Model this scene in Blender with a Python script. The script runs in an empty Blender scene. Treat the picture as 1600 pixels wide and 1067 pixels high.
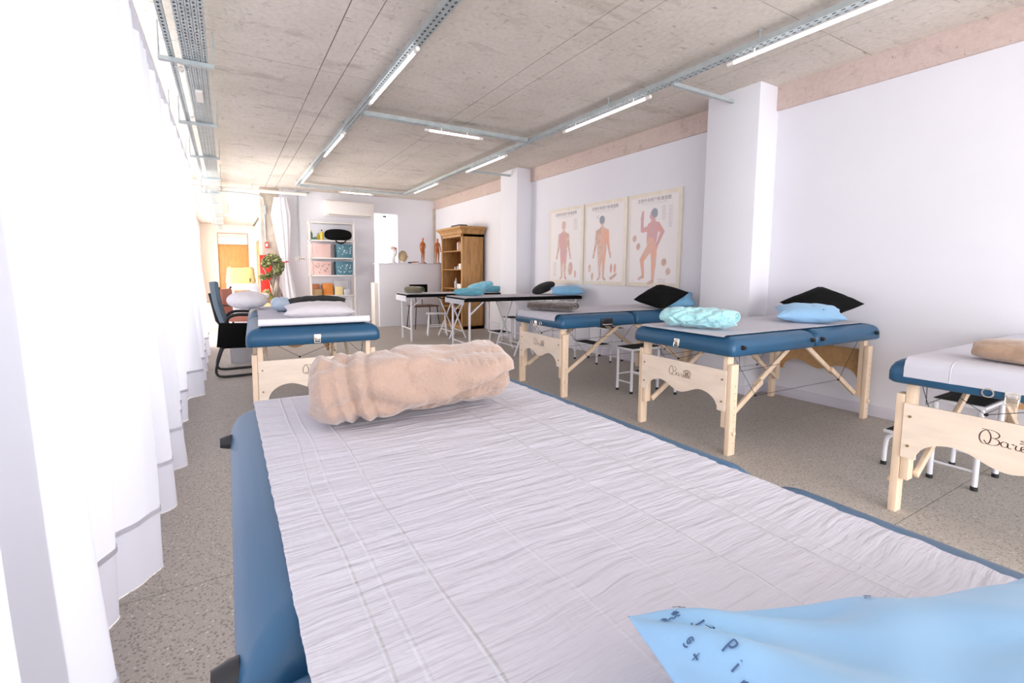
import bpy, bmesh, math, random
from math import sin, cos, pi, radians as R, sqrt, atan2, floor, exp
from mathutils import Vector, Matrix, noise, Euler

random.seed(7)
SC = bpy.context.scene
COL = SC.collection

# ------------------------------------------------------------------ camera
f_px, cx, cy = 725.58, 763.92, 489.74
yaw, pitch, roll = 0.5125876, 0.0915243, 0.0031552
fw = Vector((sin(yaw), cos(yaw), 0)); rt = Vector((cos(yaw), -sin(yaw), 0)); up = Vector((0, 0, 1))
f2 = fw*cos(pitch) - up*sin(pitch); u2 = up*cos(pitch) + fw*sin(pitch)
r3 = rt*cos(roll) + u2*sin(roll); u3 = u2*cos(roll) - rt*sin(roll)
cam = bpy.data.cameras.new('camera'); camo = bpy.data.objects.new('camera', cam); COL.objects.link(camo)
cam.sensor_fit = 'HORIZONTAL'; cam.sensor_width = 36; cam.lens = f_px/1600*36
cam.shift_x = (800 - cx)/1600; cam.shift_y = (cy - 533.5)/1600
cam.clip_start = 0.02; cam.clip_end = 200
M3 = Matrix((r3, u3, -f2)).transposed()
camo.matrix_world = Matrix.Translation((0, 0, 1.15)) @ M3.to_4x4()
SC.camera = camo

# ------------------------------------------------------------------ world, exposure, large lights
W = bpy.data.worlds.new('world'); SC.world = W; W.use_nodes = True
bg = W.node_tree.nodes['Background']
bg.inputs[0].default_value = (0.93, 0.95, 1.0, 1); bg.inputs[1].default_value = 2.4
SC.view_settings.view_transform = 'Standard'; SC.view_settings.look = 'None'
SC.view_settings.gamma = 1; SC.view_settings.use_curve_mapping = False
SC.view_settings.exposure = 1.0
SC.cycles.use_denoising = True
SC.cycles.max_bounces = 10; SC.cycles.diffuse_bounces = 6; SC.cycles.transmission_bounces = 6
SC.cycles.sample_clamp_indirect = 8

def area(name, loc, rot, sx, sy, power, col):
    l = bpy.data.lights.new(name, 'AREA'); l.shape = 'RECTANGLE'; l.size = sx; l.size_y = sy
    l.energy = power; l.color = col
    o = bpy.data.objects.new(name, l); COL.objects.link(o); o.location = loc; o.rotation_euler = rot
    return o
# daylight entering the window front behind the curtains; the rear lamp is added fill
area('daylight_side', (-1.25, 4.2, 1.45), (0, R(-90), 0), 2.4, 12.0, 63, (0.95, 0.96, 1.0))
area('rear_fill', (2.0, -3.9, 1.5), (R(90), 0, 0), 4.6, 2.4, 86, (0.97, 0.96, 1.0))  # fill lamp added behind the camera to lift the room
area('daylight_side_far', (-3.6, 9.6, 1.3), (0, R(-90), 0), 2.3, 3.5, 220, (1.0, 0.90, 0.78))
area('daylight_corridor', (-2.4, 16.0, 1.4), (0, R(-90), 0), 2.4, 8, 60, (1.0, 0.86, 0.66))

# ------------------------------------------------------------------ materials
def newmat(name):
    m = bpy.data.materials.new(name); m.use_nodes = True
    nt = m.node_tree; b = nt.nodes['Principled BSDF']
    return m, nt, b
def N(nt, t, **kw):
    n = nt.nodes.new(t)
    for k, v in kw.items():
        if k.startswith('i_'): n.inputs[k[2:].replace('_', ' ')].default_value = v
        else: setattr(n, k, v)
    return n
def mat(name, col, rough=0.5, metal=0.0, var=0.0, vscale=6, bump=0.0, bscale=60, stretch=None, sheen=0, col2=None, spec=None, coat=0, trans=0, bdist=0.01, detail=3):
    m, nt, b = newmat(name); L = nt.links.new
    c1 = (*col, 1)
    b.inputs['Base Color'].default_value = c1; b.inputs['Roughness'].default_value = rough
    b.inputs['Metallic'].default_value = metal
    if spec is not None: b.inputs['Specular IOR Level'].default_value = spec
    if sheen: b.inputs['Sheen Weight'].default_value = sheen; b.inputs['Sheen Roughness'].default_value = 0.5
    if coat: b.inputs['Coat Weight'].default_value = coat
    tc = N(nt, 'ShaderNodeTexCoord'); mp = N(nt, 'ShaderNodeMapping'); L(tc.outputs['Object'], mp.inputs[0])
    if stretch: mp.inputs['Scale'].default_value = stretch
    if var or col2:
        n = N(nt, 'ShaderNodeTexNoise', i_Scale=vscale, i_Detail=4.0); L(mp.outputs[0], n.inputs['Vector'])
        mx = N(nt, 'ShaderNodeMix', data_type='RGBA')
        rp = N(nt, 'ShaderNodeMapRange'); rp.inputs[1].default_value = 0.35; rp.inputs[2].default_value = 0.65
        L(n.outputs['Fac'], rp.inputs[0]); L(rp.outputs[0], mx.inputs[0])
        c2 = col2 if col2 else tuple(x*(1 - var) for x in col)
        mx.inputs[6].default_value = c1; mx.inputs[7].default_value = (*c2, 1)
        L(mx.outputs[2], b.inputs['Base Color'])
    if bump:
        n2 = N(nt, 'ShaderNodeTexNoise', i_Scale=bscale, i_Detail=float(detail)); L(mp.outputs[0], n2.inputs['Vector'])
        bp = N(nt, 'ShaderNodeBump', i_Strength=bump, i_Distance=bdist); L(n2.outputs['Fac'], bp.inputs['Height'])
        L(bp.outputs[0], b.inputs['Normal'])
    return m
MT = {}
MT['plaster'] = mat('white_plaster', (0.785, 0.775, 0.82), 0.9, bump=0.05, bscale=90, var=0.02, vscale=2)
MT['plaster_warm'] = mat('warm_plaster', (0.82, 0.76, 0.70), 0.9, bump=0.05, bscale=90)
MT['base'] = mat('baseboard_paint', (0.74, 0.71, 0.78), 0.6)
MT['blue'] = mat('blue_vinyl', (0.018, 0.095, 0.195), 0.37, bump=0.06, bscale=420, var=0.12, vscale=3, bdist=0.004)
MT['birch'] = mat('birch_wood', (0.88, 0.68, 0.49), 0.55, var=0.12, vscale=9, stretch=(3, 3, 0.6), bump=0.03, bscale=40)
MT['ply'] = mat('birch_plywood', (0.90, 0.76, 0.62), 0.5, var=0.10, vscale=5, stretch=(1, 1, 5), bump=0.02, bscale=40)
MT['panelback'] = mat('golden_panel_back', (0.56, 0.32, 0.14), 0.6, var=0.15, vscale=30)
MT['oak'] = mat('honey_oak', (0.52, 0.27, 0.09), 0.5, var=0.35, vscale=7, stretch=(3, 3, 0.5), bump=0.08, bscale=30)
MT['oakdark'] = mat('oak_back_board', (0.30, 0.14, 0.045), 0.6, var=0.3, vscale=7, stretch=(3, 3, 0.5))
MT['door'] = mat('orange_wood_door', (0.62, 0.33, 0.10), 0.5, var=0.2, vscale=8, stretch=(3, 3, 0.5))
MT['logo'] = mat('burnt_brown_print', (0.075, 0.022, 0.018), 0.7)
MT['steel'] = mat('galvanised_steel', (0.50, 0.555, 0.56), 0.42, 0.35, var=0.15, vscale=10)
MT['chrome'] = mat('nickel_latch', (0.75, 0.70, 0.62), 0.25, 1.0)
MT['brass'] = mat('brass_bolt', (0.45, 0.32, 0.16), 0.35, 1.0)
MT['white_metal'] = mat('white_painted_metal', (0.80, 0.79, 0.82), 0.35)
MT['shelfwhite'] = mat('shelf_white_paint', (0.82, 0.78, 0.75), 0.5)
MT['black'] = mat('black_plastic', (0.012, 0.012, 0.014), 0.4)
MT['rubber'] = mat('black_rubber', (0.02, 0.018, 0.017), 0.8, bump=0.3, bscale=120)
MT['cord'] = mat('black_cord', (0.02, 0.018, 0.02), 0.7)
MT['blackfab'] = mat('black_fabric', (0.006, 0.006, 0.006), 0.95, spec=0.15, bump=0.15, bscale=300)
MT['greyfab'] = mat('charcoal_fabric', (0.022, 0.021, 0.022), 0.95, spec=0.2, sheen=0.05, bump=0.15, bscale=300, var=0.3)
MT['skyblue'] = mat('light_blue_cotton', (0.30, 0.53, 0.77), 0.9, sheen=0.2, bump=0.10, bscale=25, var=0.06, vscale=4)
MT['blue_pil'] = mat('sky_blue_pillow_cotton', (0.22, 0.50, 0.76), 0.9, sheen=0.2, bump=0.10, bscale=25, var=0.1)
MT['print'] = mat('navy_ink_print', (0.06, 0.12, 0.24), 0.9)
MT['beige'] = mat('beige_fleece', (0.44, 0.305, 0.235), 0.95, sheen=0.6, bump=0.5, bscale=160, var=0.13, vscale=7, bdist=0.006, detail=5)
MT['tan'] = mat('tan_fleece', (0.50, 0.33, 0.22), 0.95, sheen=0.6, bump=0.6, bscale=180, var=0.25, vscale=12, bdist=0.006, detail=5)
MT['brown'] = mat('taupe_fleece', (0.11, 0.078, 0.066), 0.95, sheen=0.6, bump=0.5, bscale=140, var=0.35, vscale=12)
MT['aqua'] = mat('pale_aqua_fleece', (0.42, 0.76, 0.80), 0.95, sheen=0.4, bump=0.35, bscale=120, var=0.08)
MT['teal'] = mat('turquoise_towelling', (0.15, 0.48, 0.60), 0.95, sheen=0.4, bump=0.5, bscale=140, var=0.15, vscale=14)
MT['teal2'] = mat('sky_blue_towelling', (0.24, 0.58, 0.74), 0.95, sheen=0.4, bump=0.4, bscale=140, var=0.1, vscale=14)
MT['olive'] = mat('olive_fleece', (0.12, 0.105, 0.05), 0.95, sheen=0.5, bump=0.5, bscale=140, var=0.3, vscale=12)
MT['whitepil'] = mat('white_pillow_cotton', (0.80, 0.76, 0.78), 0.9, bump=0.12, bscale=30, var=0.04)
MT['bluegrey'] = mat('pale_blue_grey_cotton', (0.52, 0.62, 0.74), 0.9, bump=0.12, bscale=30)
MT['whiteplastic'] = mat('white_plastic', (0.84, 0.80, 0.75), 0.35)
MT['diff'] = mat('tube_diffuser', (0.90, 0.89, 0.92), 0.3)
MT['diff'].node_tree.nodes['Principled BSDF'].inputs['Emission Color'].default_value = (1, .97, 1, 1)
MT['diff'].node_tree.nodes['Principled BSDF'].inputs['Emission Strength'].default_value = 0.9
MT['pink'] = mat('pink_plastic', (0.80, 0.55, 0.50), 0.4)
MT['tealbox'] = mat('teal_plastic', (0.055, 0.18, 0.24), 0.4)
MT['dots'] = mat('pale_dot_print', (0.62, 0.75, 0.82), 0.5)
MT['dots2'] = mat('brown_dot_print', (0.50, 0.28, 0.26), 0.5)
MT['orange'] = mat('orange_card', (0.70, 0.24, 0.04), 0.6)
MT['rust'] = mat('rust_card', (0.42, 0.16, 0.07), 0.6)
MT['khaki'] = mat('khaki_card', (0.42, 0.28, 0.13), 0.6)
MT['cream'] = mat('cream_card', (0.85, 0.68, 0.36), 0.6)
MT['acrylic'] = mat('grey_acrylic', (0.55, 0.55, 0.58), 0.2)
MT['yellow'] = mat('yellow_fabric', (0.85, 0.62, 0.25), 0.9, bump=0.3, bscale=20, var=0.1)
MT['red'] = mat('signal_red_paint', (0.72, 0.03, 0.02), 0.35)
MT['figur'] = mat('orange_model_plastic', (0.60, 0.19, 0.05), 0.45, var=0.3, vscale=25)
MT['skin'] = mat('tan_model_plastic', (0.50, 0.38, 0.22), 0.5, var=0.15, vscale=20)
MT['white_model'] = mat('white_model_plastic', (0.82, 0.80, 0.80), 0.5)
MT['chairshell'] = mat('grey_blue_upholstery', (0.12, 0.17, 0.21), 0.7, bump=0.1, bscale=200)
MT['brownleather'] = mat('brown_leather', (0.10, 0.035, 0.02), 0.45)
MT['salmon'] = mat('salmon_fabric', (0.62, 0.25, 0.18), 0.8)
MT['greyplastic'] = mat('grey_plastic', (0.50, 0.50, 0.52), 0.5)
MT['leaf'] = mat('dusty_green_leaf', (0.12, 0.16, 0.06), 0.7, col2=(0.35, 0.36, 0.14), vscale=25)
MT['leafpale'] = mat('pale_green_leaf', (0.45, 0.48, 0.22), 0.7)
MT['bark'] = mat('twisted_bark', (0.30, 0.22, 0.16), 0.9, bump=0.5, bscale=40)
MT['driftwood'] = mat('pale_driftwood', (0.55, 0.47, 0.40), 0.9, var=0.4, vscale=8, stretch=(4, 4, 0.7), bump=0.5, bscale=30)
MT['glasses'] = mat('green_glass', (0.10, 0.25, 0.17), 0.15)
MT['yellowliq'] = mat('yellow_oil', (0.75, 0.55, 0.03), 0.2)
MT['navy'] = mat('navy_fabric', (0.03, 0.055, 0.085), 0.9)
MT['frame'] = mat('cream_poster_frame', (0.86, 0.78, 0.66), 0.6, var=0.06, vscale=10)
MT['poster'] = mat('poster_paper', (0.86, 0.81, 0.80), 0.6)
MT['ink'] = mat('grey_ink', (0.16, 0.12, 0.13), 0.8)
MT['inklight'] = mat('pale_grey_ink', (0.52, 0.47, 0.49), 0.8)
MT['muscle'] = mat('muscle_red_print', (0.76, 0.40, 0.36), 0.7, col2=(0.66, 0.44, 0.47), vscale=16)
MT['muscle2'] = mat('muscle_orange_print', (0.86, 0.44, 0.30), 0.7, col2=(0.76, 0.52, 0.44), vscale=18)
MT['skinprint'] = mat('skin_tone_print', (0.62, 0.42, 0.34), 0.7, col2=(0.76, 0.56, 0.48), vscale=20)
MT['hairprint'] = mat('slate_hair_print', (0.34, 0.38, 0.44), 0.8)
MT['seam'] = mat('dark_vinyl_seam', (0.02, 0.06, 0.12), 0.5)

def terrazzo():
    m, nt, b = newmat('grey_terrazzo'); L = nt.links.new
    tc = N(nt, 'ShaderNodeTexCoord')
    n1 = N(nt, 'ShaderNodeTexNoise', i_Scale=1.2, i_Detail=4.0); L(tc.outputs['Object'], n1.inputs['Vector'])
    mx = N(nt, 'ShaderNodeMix', data_type='RGBA'); L(n1.outputs['Fac'], mx.inputs[0])
    mx.inputs[6].default_value = (0.41, 0.37, 0.315, 1); mx.inputs[7].default_value = (0.48, 0.435, 0.385, 1)
    prev = mx.outputs[2]
    for sc, th, c in ((75, 0.26, (0.20, 0.175, 0.155)), (110, 0.22, (0.62, 0.57, 0.53)), (48, 0.17, (0.24, 0.21, 0.19)), (33, 0.10, (0.74, 0.69, 0.65))):
        v = N(nt, 'ShaderNodeTexVoronoi', i_Scale=float(sc)); L(tc.outputs['Object'], v.inputs['Vector'])
        mr = N(nt, 'ShaderNodeMapRange'); mr.inputs[1].default_value = th; mr.inputs[2].default_value = th + .08
        mr.inputs[3].default_value = 0.75; mr.inputs[4].default_value = 0
        L(v.outputs['Distance'], mr.inputs[0])
        x = N(nt, 'ShaderNodeMix', data_type='RGBA'); L(mr.outputs[0], x.inputs[0]); L(prev, x.inputs[6]); x.inputs[7].default_value = (*c, 1)
        prev = x.outputs[2]
    L(prev, b.inputs['Base Color']); b.inputs['Roughness'].default_value = 0.55
    return m
MT['terrazzo'] = terrazzo()

def concrete(name, c1, c2, dark):
    m, nt, b = newmat(name); L = nt.links.new
    tc = N(nt, 'ShaderNodeTexCoord')
    n1 = N(nt, 'ShaderNodeTexNoise', i_Scale=0.9, i_Detail=6.0, i_Roughness=0.6); L(tc.outputs['Object'], n1.inputs['Vector'])
    mr0 = N(nt, 'ShaderNodeMapRange'); mr0.inputs[1].default_value = 0.35; mr0.inputs[2].default_value = 0.65; L(n1.outputs['Fac'], mr0.inputs[0])
    mx = N(nt, 'ShaderNodeMix', data_type='RGBA'); L(mr0.outputs[0], mx.inputs[0])
    mx.inputs[6].default_value = (*c1, 1); mx.inputs[7].default_value = (*c2, 1)
    prev = mx.outputs[2]
    # fine mottling and elongated scratches / blow holes
    n3 = N(nt, 'ShaderNodeTexNoise', i_Scale=28.0, i_Detail=3.0); L(tc.outputs['Object'], n3.inputs['Vector'])
    mr3 = N(nt, 'ShaderNodeMapRange'); mr3.inputs[1].default_value = 0.3; mr3.inputs[2].default_value = 0.7; mr3.inputs[4].default_value = 0.16; L(n3.outputs['Fac'], mr3.inputs[0])
    x3 = N(nt, 'ShaderNodeMix', data_type='RGBA'); L(mr3.outputs[0], x3.inputs[0]); L(prev, x3.inputs[6]); x3.inputs[7].default_value = (*dark, 1); prev = x3.outputs[2]
    for sc, st, lo, hi, am in ((2.0, (0.8, 2.2, 2.6), 0.57, 0.69, 0.36), (7, (1.0, 4.0, 4.0), 0.63, 0.68, 0.6), (16, (1.5, 1, 1), 0.65, 0.70, 0.55), (5, (3.2, 1.2, 2), 0.60, 0.69, 0.32), (11, (0.7, 5, 2), 0.66, 0.70, 0.5)):
        mp = N(nt, 'ShaderNodeMapping'); mp.inputs['Scale'].default_value = st; mp.inputs['Location'].default_value = (sc, sc*2, 0)
        L(tc.outputs['Object'], mp.inputs[0])
        n2 = N(nt, 'ShaderNodeTexNoise', i_Scale=float(sc), i_Detail=5.0, i_Roughness=0.65); L(mp.outputs[0], n2.inputs['Vector'])
        mr = N(nt, 'ShaderNodeMapRange'); mr.inputs[1].default_value = lo; mr.inputs[2].default_value = hi; mr.inputs[4].default_value = am
        L(n2.outputs['Fac'], mr.inputs[0])
        x = N(nt, 'ShaderNodeMix', data_type='RGBA'); L(mr.outputs[0], x.inputs[0]); L(prev, x.inputs[6]); x.inputs[7].default_value = (*dark, 1)
        prev = x.outputs[2]
    L(prev, b.inputs['Base Color']); b.inputs['Roughness'].default_value = 0.9
    bp = N(nt, 'ShaderNodeBump', i_Strength=0.3, i_Distance=0.01); L(n3.outputs['Fac'], bp.inputs['Height']); L(bp.outputs[0], b.inputs['Normal'])
    return m
MT['concrete'] = concrete('board_marked_concrete', (0.77, 0.70, 0.63), (0.66, 0.595, 0.525), (0.25, 0.20, 0.15))
MT['concrete_beam'] = concrete('pinkish_beam_concrete', (0.66, 0.53, 0.48), (0.60, 0.48, 0.43), (0.30, 0.22, 0.18))
MT['joint'] = mat('dark_joint_concrete', (0.24, 0.20, 0.155), 0.95, var=0.3, vscale=4)  # dark, dirty concrete showing in the joints between formwork panels
MT['grout'] = mat('floor_joint_filler', (0.30, 0.27, 0.235), 0.9)
MT['column'] = mat('bare_column_concrete', (0.58, 0.50, 0.42), 0.9, var=0.25, vscale=6, bump=0.2, bscale=30)

def sheer():
    m, nt, b = newmat('sheer_white_curtain'); L = nt.links.new
    nt.nodes.remove(b); out = nt.nodes['Material Output']
    d = N(nt, 'ShaderNodeBsdfDiffuse'); d.inputs[0].default_value = (0.90, 0.90, 0.95, 1)
    t = N(nt, 'ShaderNodeBsdfTranslucent'); t.inputs[0].default_value = (0.35, 0.345, 0.375, 1)
    mx = N(nt, 'ShaderNodeMixShader'); mx.inputs[0].default_value = 0.55
    L(d.outputs[0], mx.inputs[1]); L(t.outputs[0], mx.inputs[2]); L(mx.outputs[0], out.inputs[0])
    return m
MT['sheer'] = sheer()
MT['gathered'] = mat('gathered_white_curtain', (0.90, 0.89, 0.93), 0.9)
def hemmat():
    m, nt, b = newmat('doubled_curtain_hem'); L = nt.links.new
    nt.nodes.remove(b); out = nt.nodes['Material Output']
    d = N(nt, 'ShaderNodeBsdfDiffuse'); d.inputs[0].default_value = (0.82, 0.82, 0.88, 1)
    t = N(nt, 'ShaderNodeBsdfTranslucent'); t.inputs[0].default_value = (0.30, 0.295, 0.34, 1)
    mx = N(nt, 'ShaderNodeMixShader'); mx.inputs[0].default_value = 0.35
    L(d.outputs[0], mx.inputs[1]); L(t.outputs[0], mx.inputs[2]); L(mx.outputs[0], out.inputs[0])
    return m
MT['hem'] = hemmat()

def papermat(name, creases, crinkle, strength):
    """disposable sheet: crinkles across the roll, straight creases along it (object x = length, y = width)"""
    m, nt, b = newmat(name); L = nt.links.new
    b.inputs['Base Color'].default_value = (0.60, 0.60, 0.655, 1); b.inputs['Roughness'].default_value = 0.8
    tc = N(nt, 'ShaderNodeTexCoord')
    w = N(nt, 'ShaderNodeTexNoise', i_Scale=5.0, i_Detail=2.0); L(tc.outputs['Object'], w.inputs['Vector'])
    ad = N(nt, 'ShaderNodeVectorMath', operation='MULTIPLY_ADD'); L(w.outputs['Color'], ad.inputs[0]); ad.inputs[1].default_value = (0.035, 0.01, 0); L(tc.outputs['Object'], ad.inputs[2])
    mp = N(nt, 'ShaderNodeMapping'); mp.inputs['Scale'].default_value = (crinkle, crinkle*0.10, 1); mp.inputs['Rotation'].default_value = (0, 0, R(6)); L(ad.outputs[0], mp.inputs[0])
    n1 = N(nt, 'ShaderNodeTexNoise', i_Scale=1.0, i_Detail=3.0, i_Roughness=0.55); L(mp.outputs[0], n1.inputs['Vector'])
    n4 = N(nt, 'ShaderNodeTexNoise', i_Scale=9.0, i_Detail=4.0, i_Distortion=0.3); L(tc.outputs['Object'], n4.inputs['Vector'])
    m4 = N(nt, 'ShaderNodeMath', operation='MULTIPLY_ADD'); L(n4.outputs['Fac'], m4.inputs[0]); m4.inputs[1].default_value = 1.2; L(n1.outputs['Fac'], m4.inputs[2])
    b1 = N(nt, 'ShaderNodeBump', i_Strength=strength, i_Distance=0.006); L(m4.outputs[0], b1.inputs['Height'])
    # creases
    ad2 = N(nt, 'ShaderNodeVectorMath', operation='MULTIPLY_ADD'); w2 = N(nt, 'ShaderNodeTexNoise', i_Scale=3.0, i_Detail=1.0)
    L(tc.outputs['Object'], w2.inputs['Vector']); L(w2.outputs['Color'], ad2.inputs[0]); ad2.inputs[1].default_value = (0, 0.03, 0); L(tc.outputs['Object'], ad2.inputs[2])
    sp = N(nt, 'ShaderNodeSeparateXYZ'); L(ad2.outputs[0], sp.inputs[0])
    mr = N(nt, 'ShaderNodeMapRange'); mr.inputs[1].default_value = -0.4; mr.inputs[2].default_value = 0.4; L(sp.outputs[1], mr.inputs[0])
    cr = N(nt, 'ShaderNodeValToRGB'); L(mr.outputs[0], cr.inputs[0]); r = cr.color_ramp
    r.elements[0].position = 0; r.elements[0].color = (0, 0, 0, 1); r.elements[1].position = 1; r.elements[1].color = (0, 0, 0, 1)
    for y, a in creases:
        p = (y + 0.4)/0.8; wd = 0.0019
        for q, v in ((p - wd, 0), (p, a), (p + wd, 0)):
            e = r.elements.new(min(max(q, 0.001), 0.999)); e.color = (v, v, v, 1)
    b2 = N(nt, 'ShaderNodeBump', i_Strength=0.9, i_Distance=0.004); L(cr.outputs[0], b2.inputs['Height']); L(b1.outputs[0], b2.inputs['Normal'])
    L(b2.outputs[0], b.inputs['Normal'])
    # crease ridges mixed towards a whiter base colour
    mx = N(nt, 'ShaderNodeMix', data_type='RGBA'); L(cr.outputs[0], mx.inputs[0]); mx.inputs[6].default_value = (0.585, 0.58, 0.64, 1); mx.inputs[7].default_value = (0.80, 0.80, 0.84, 1)
    L(mx.outputs[2], b.inputs['Base Color'])
    return m
MT['paper_near'] = papermat('crinkled_sheet_near', [(0.31, .8), (0.285, .45), (0.235, .9), (0.12, .8), (0.03, .7), (-0.05, .6), (-0.15, .8), (-0.175, .5), (-0.27, .8)], 85, 0.95)
MT['paper'] = papermat('crinkled_sheet', [(0.2, .5), (-0.1, .5)], 60, 0.25)
MT['paperroll'] = mat('paper_roll', (0.88, 0.87, 0.90), 0.8, bump=0.05, bscale=60)

# ------------------------------------------------------------------ mesh helpers
class MB:
    def __init__(s): s.v = []; s.f = []
    def add(s, vs, fs):
        n = len(s.v); s.v += [tuple(p) for p in vs]; s.f += [tuple(i + n for i in q) for q in fs]; return s
    def box(s, x0, x1, y0, y1, z0, z1):
        vs = [(x, y, z) for z in (z0, z1) for y in (y0, y1) for x in (x0, x1)]
        return s.add(vs, [(0, 2, 3, 1), (4, 5, 7, 6), (0, 1, 5, 4), (2, 6, 7, 3), (0, 4, 6, 2), (1, 3, 7, 5)])
    def bar(s, p0, p1, w, h, upv=(0, 0, 1)):
        p0, p1 = Vector(p0), Vector(p1); d = (p1 - p0).normalized(); u = Vector(upv)
        if abs(d.dot(u)) > .98: u = Vector((1, 0, 0))
        a = d.cross(u).normalized(); b = a.cross(d).normalized()
        vs = []
        for p in (p0, p1):
            for sa, sb in ((-1, -1), (1, -1), (1, 1), (-1, 1)): vs.append(p + a*sa*w/2 + b*sb*h/2)
        return s.add(vs, [(0, 1, 2, 3), (7, 6, 5, 4), (0, 4, 5, 1), (1, 5, 6, 2), (2, 6, 7, 3), (3, 7, 4, 0)])
    def tube(s, pts, r, seg=8, closed=False):
        P = [Vector(p) for p in pts]; n = len(P); rs = r if isinstance(r, (list, tuple)) else [r]*n
        vs = []; prev = None
        for i, p in enumerate(P):
            if closed: t = (P[(i+1) % n] - P[i-1]).normalized()
            else: t = (P[min(i+1, n-1)] - P[max(i-1, 0)]).normalized()
            if prev is None:
                a = t.cross(Vector((0, 0, 1)))
                if a.length < .1: a = t.cross(Vector((1, 0, 0)))
            else: a = prev - t*prev.dot(t)
            a.normalize(); prev = a; b = t.cross(a)
            for k in range(seg): vs.append(p + (a*cos(2*pi*k/seg) + b*sin(2*pi*k/seg))*rs[i])
        fs = []
        m = n if closed else n - 1
        for i in range(m):
            for k in range(seg):
                j = (i+1) % n
                fs.append((i*seg+k, i*seg+(k+1) % seg, j*seg+(k+1) % seg, j*seg+k))
        if not closed: fs += [tuple(range(seg))[::-1], tuple((n-1)*seg+k for k in range(seg))]
        return s.add(vs, fs)
    def lathe(s, prof, c=(0, 0, 0), seg=20, sx=1, sy=1):
        vs = []; n = len(prof)
        for r, z in prof:
            for k in range(seg): vs.append((c[0] + sx*r*cos(2*pi*k/seg), c[1] + sy*r*sin(2*pi*k/seg), c[2] + z))
        fs = [(i*seg+k, i*seg+(k+1) % seg, (i+1)*seg+(k+1) % seg, (i+1)*seg+k) for i in range(n-1) for k in range(seg)]
        fs += [tuple(range(seg))[::-1], tuple((n-1)*seg+k for k in range(seg))]
        return s.add(vs, fs)
    def prism(s, out, mp, a, b):
        """outline (u,v) extruded between depths a and b; mp(u,v,d)->xyz"""
        n = len(out); vs = [mp(u, v, a) for u, v in out] + [mp(u, v, b) for u, v in out]
        return s.add(vs, [tuple(range(n))[::-1], tuple(range(n, 2*n))] + [(i, (i+1) % n, n+(i+1) % n, n+i) for i in range(n)])
    def loft(s, rings, capa=True, capb=True):
        n = len(rings[0]); vs = [p for r in rings for p in r]
        fs = [(i*n+k, i*n+(k+1) % n, (i+1)*n+(k+1) % n, (i+1)*n+k) for i in range(len(rings)-1) for k in range(n)]
        if capa: fs.append(tuple(range(n))[::-1])
        if capb: fs.append(tuple((len(rings)-1)*n+k for k in range(n)))
        return s.add(vs, fs)
    def grid(s, fn, nu, nv):
        vs = [fn(i/nu, j/nv) for j in range(nv+1) for i in range(nu+1)]
        return s.add(vs, [(j*(nu+1)+i, j*(nu+1)+i+1, (j+1)*(nu+1)+i+1, (j+1)*(nu+1)+i) for j in range(nv) for i in range(nu)])
    def build(s, name, m, parent=None, bevel=0, smooth=40, fix=True):
        me = bpy.data.meshes.new(name); me.from_pydata(s.v, [], s.f)
        bm = bmesh.new(); bm.from_mesh(me)
        if fix: bmesh.ops.recalc_face_normals(bm, faces=bm.faces)
        if bevel:
            es = [e for e in bm.edges if len(e.link_faces) == 2 and e.calc_face_angle(0) > R(35)]
            bmesh.ops.bevel(bm, geom=es, offset=bevel, segments=2, affect='EDGES', profile=.5, clamp_overlap=True)
        for e in bm.edges:
            e.smooth = len(e.link_faces) == 2 and e.calc_face_angle(pi) < R(smooth)
        for q in bm.faces: q.smooth = True
        bm.to_mesh(me); bm.free(); me.materials.append(m)
        o = bpy.data.objects.new(name, me); COL.objects.link(o)
        if parent is not None: o.parent = parent
        return o

def tag(o, label=None, cat=None, group=None, kind=None):
    if label: o['label'] = label
    if cat: o['category'] = cat
    if group: o['group'] = group
    if kind: o['kind'] = kind
    return o
def thing(name, label, cat, loc=(0, 0, 0), rz=0, group=None):
    o = bpy.data.objects.new(name, None); COL.objects.link(o); o.location = loc; o.rotation_euler = (0, 0, rz)
    o.empty_display_size = 0.1
    return tag(o, label, cat, group)
def struct(o): o['kind'] = 'structure'; return o
def dup(root, loc=None, rz=None, label=None, group=None):
    c = root.copy(); COL.objects.link(c)
    if loc is not None: c.location = loc
    if rz is not None: c.rotation_euler = (0, 0, rz)
    if label: c['label'] = label
    if group: c['group'] = group
    def rec(a, b):
        for ch in list(a.children):
            k = ch.copy(); COL.objects.link(k); k.parent = b; rec(ch, k)
    rec(root, c); return c
def rrect(x0, x1, y0, y1, r, n=6, z=0):
    P = []
    for cx_, cy_, a0 in ((x1-r, y1-r, 0), (x0+r, y1-r, 90), (x0+r, y0+r, 180), (x1-r, y0+r, 270)):
        for k in range(n+1):
            a = R(a0 + 90*k/n); P.append((cx_ + r*cos(a), cy_ + r*sin(a), z))
    return P
def rot2(x, y, a): return x*cos(a) - y*sin(a), x*sin(a) + y*cos(a)
def catmull(P, n=6):
    P = [Vector(p) for p in P]; out = []
    for i in range(len(P)-1):
        a = P[max(i-1, 0)]; b = P[i]; c = P[i+1]; d = P[min(i+2, len(P)-1)]
        for k in range(n):
            t = k/n
            out.append(0.5*((2*b) + (c-a)*t + (2*a-5*b+4*c-d)*t*t + (3*b-a-3*c+d)*t**3))
    out.append(P[-1]); return out
def nz(x, y, z=0, s=1): return noise.noise(Vector((x*s, y*s, z*s)))

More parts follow.
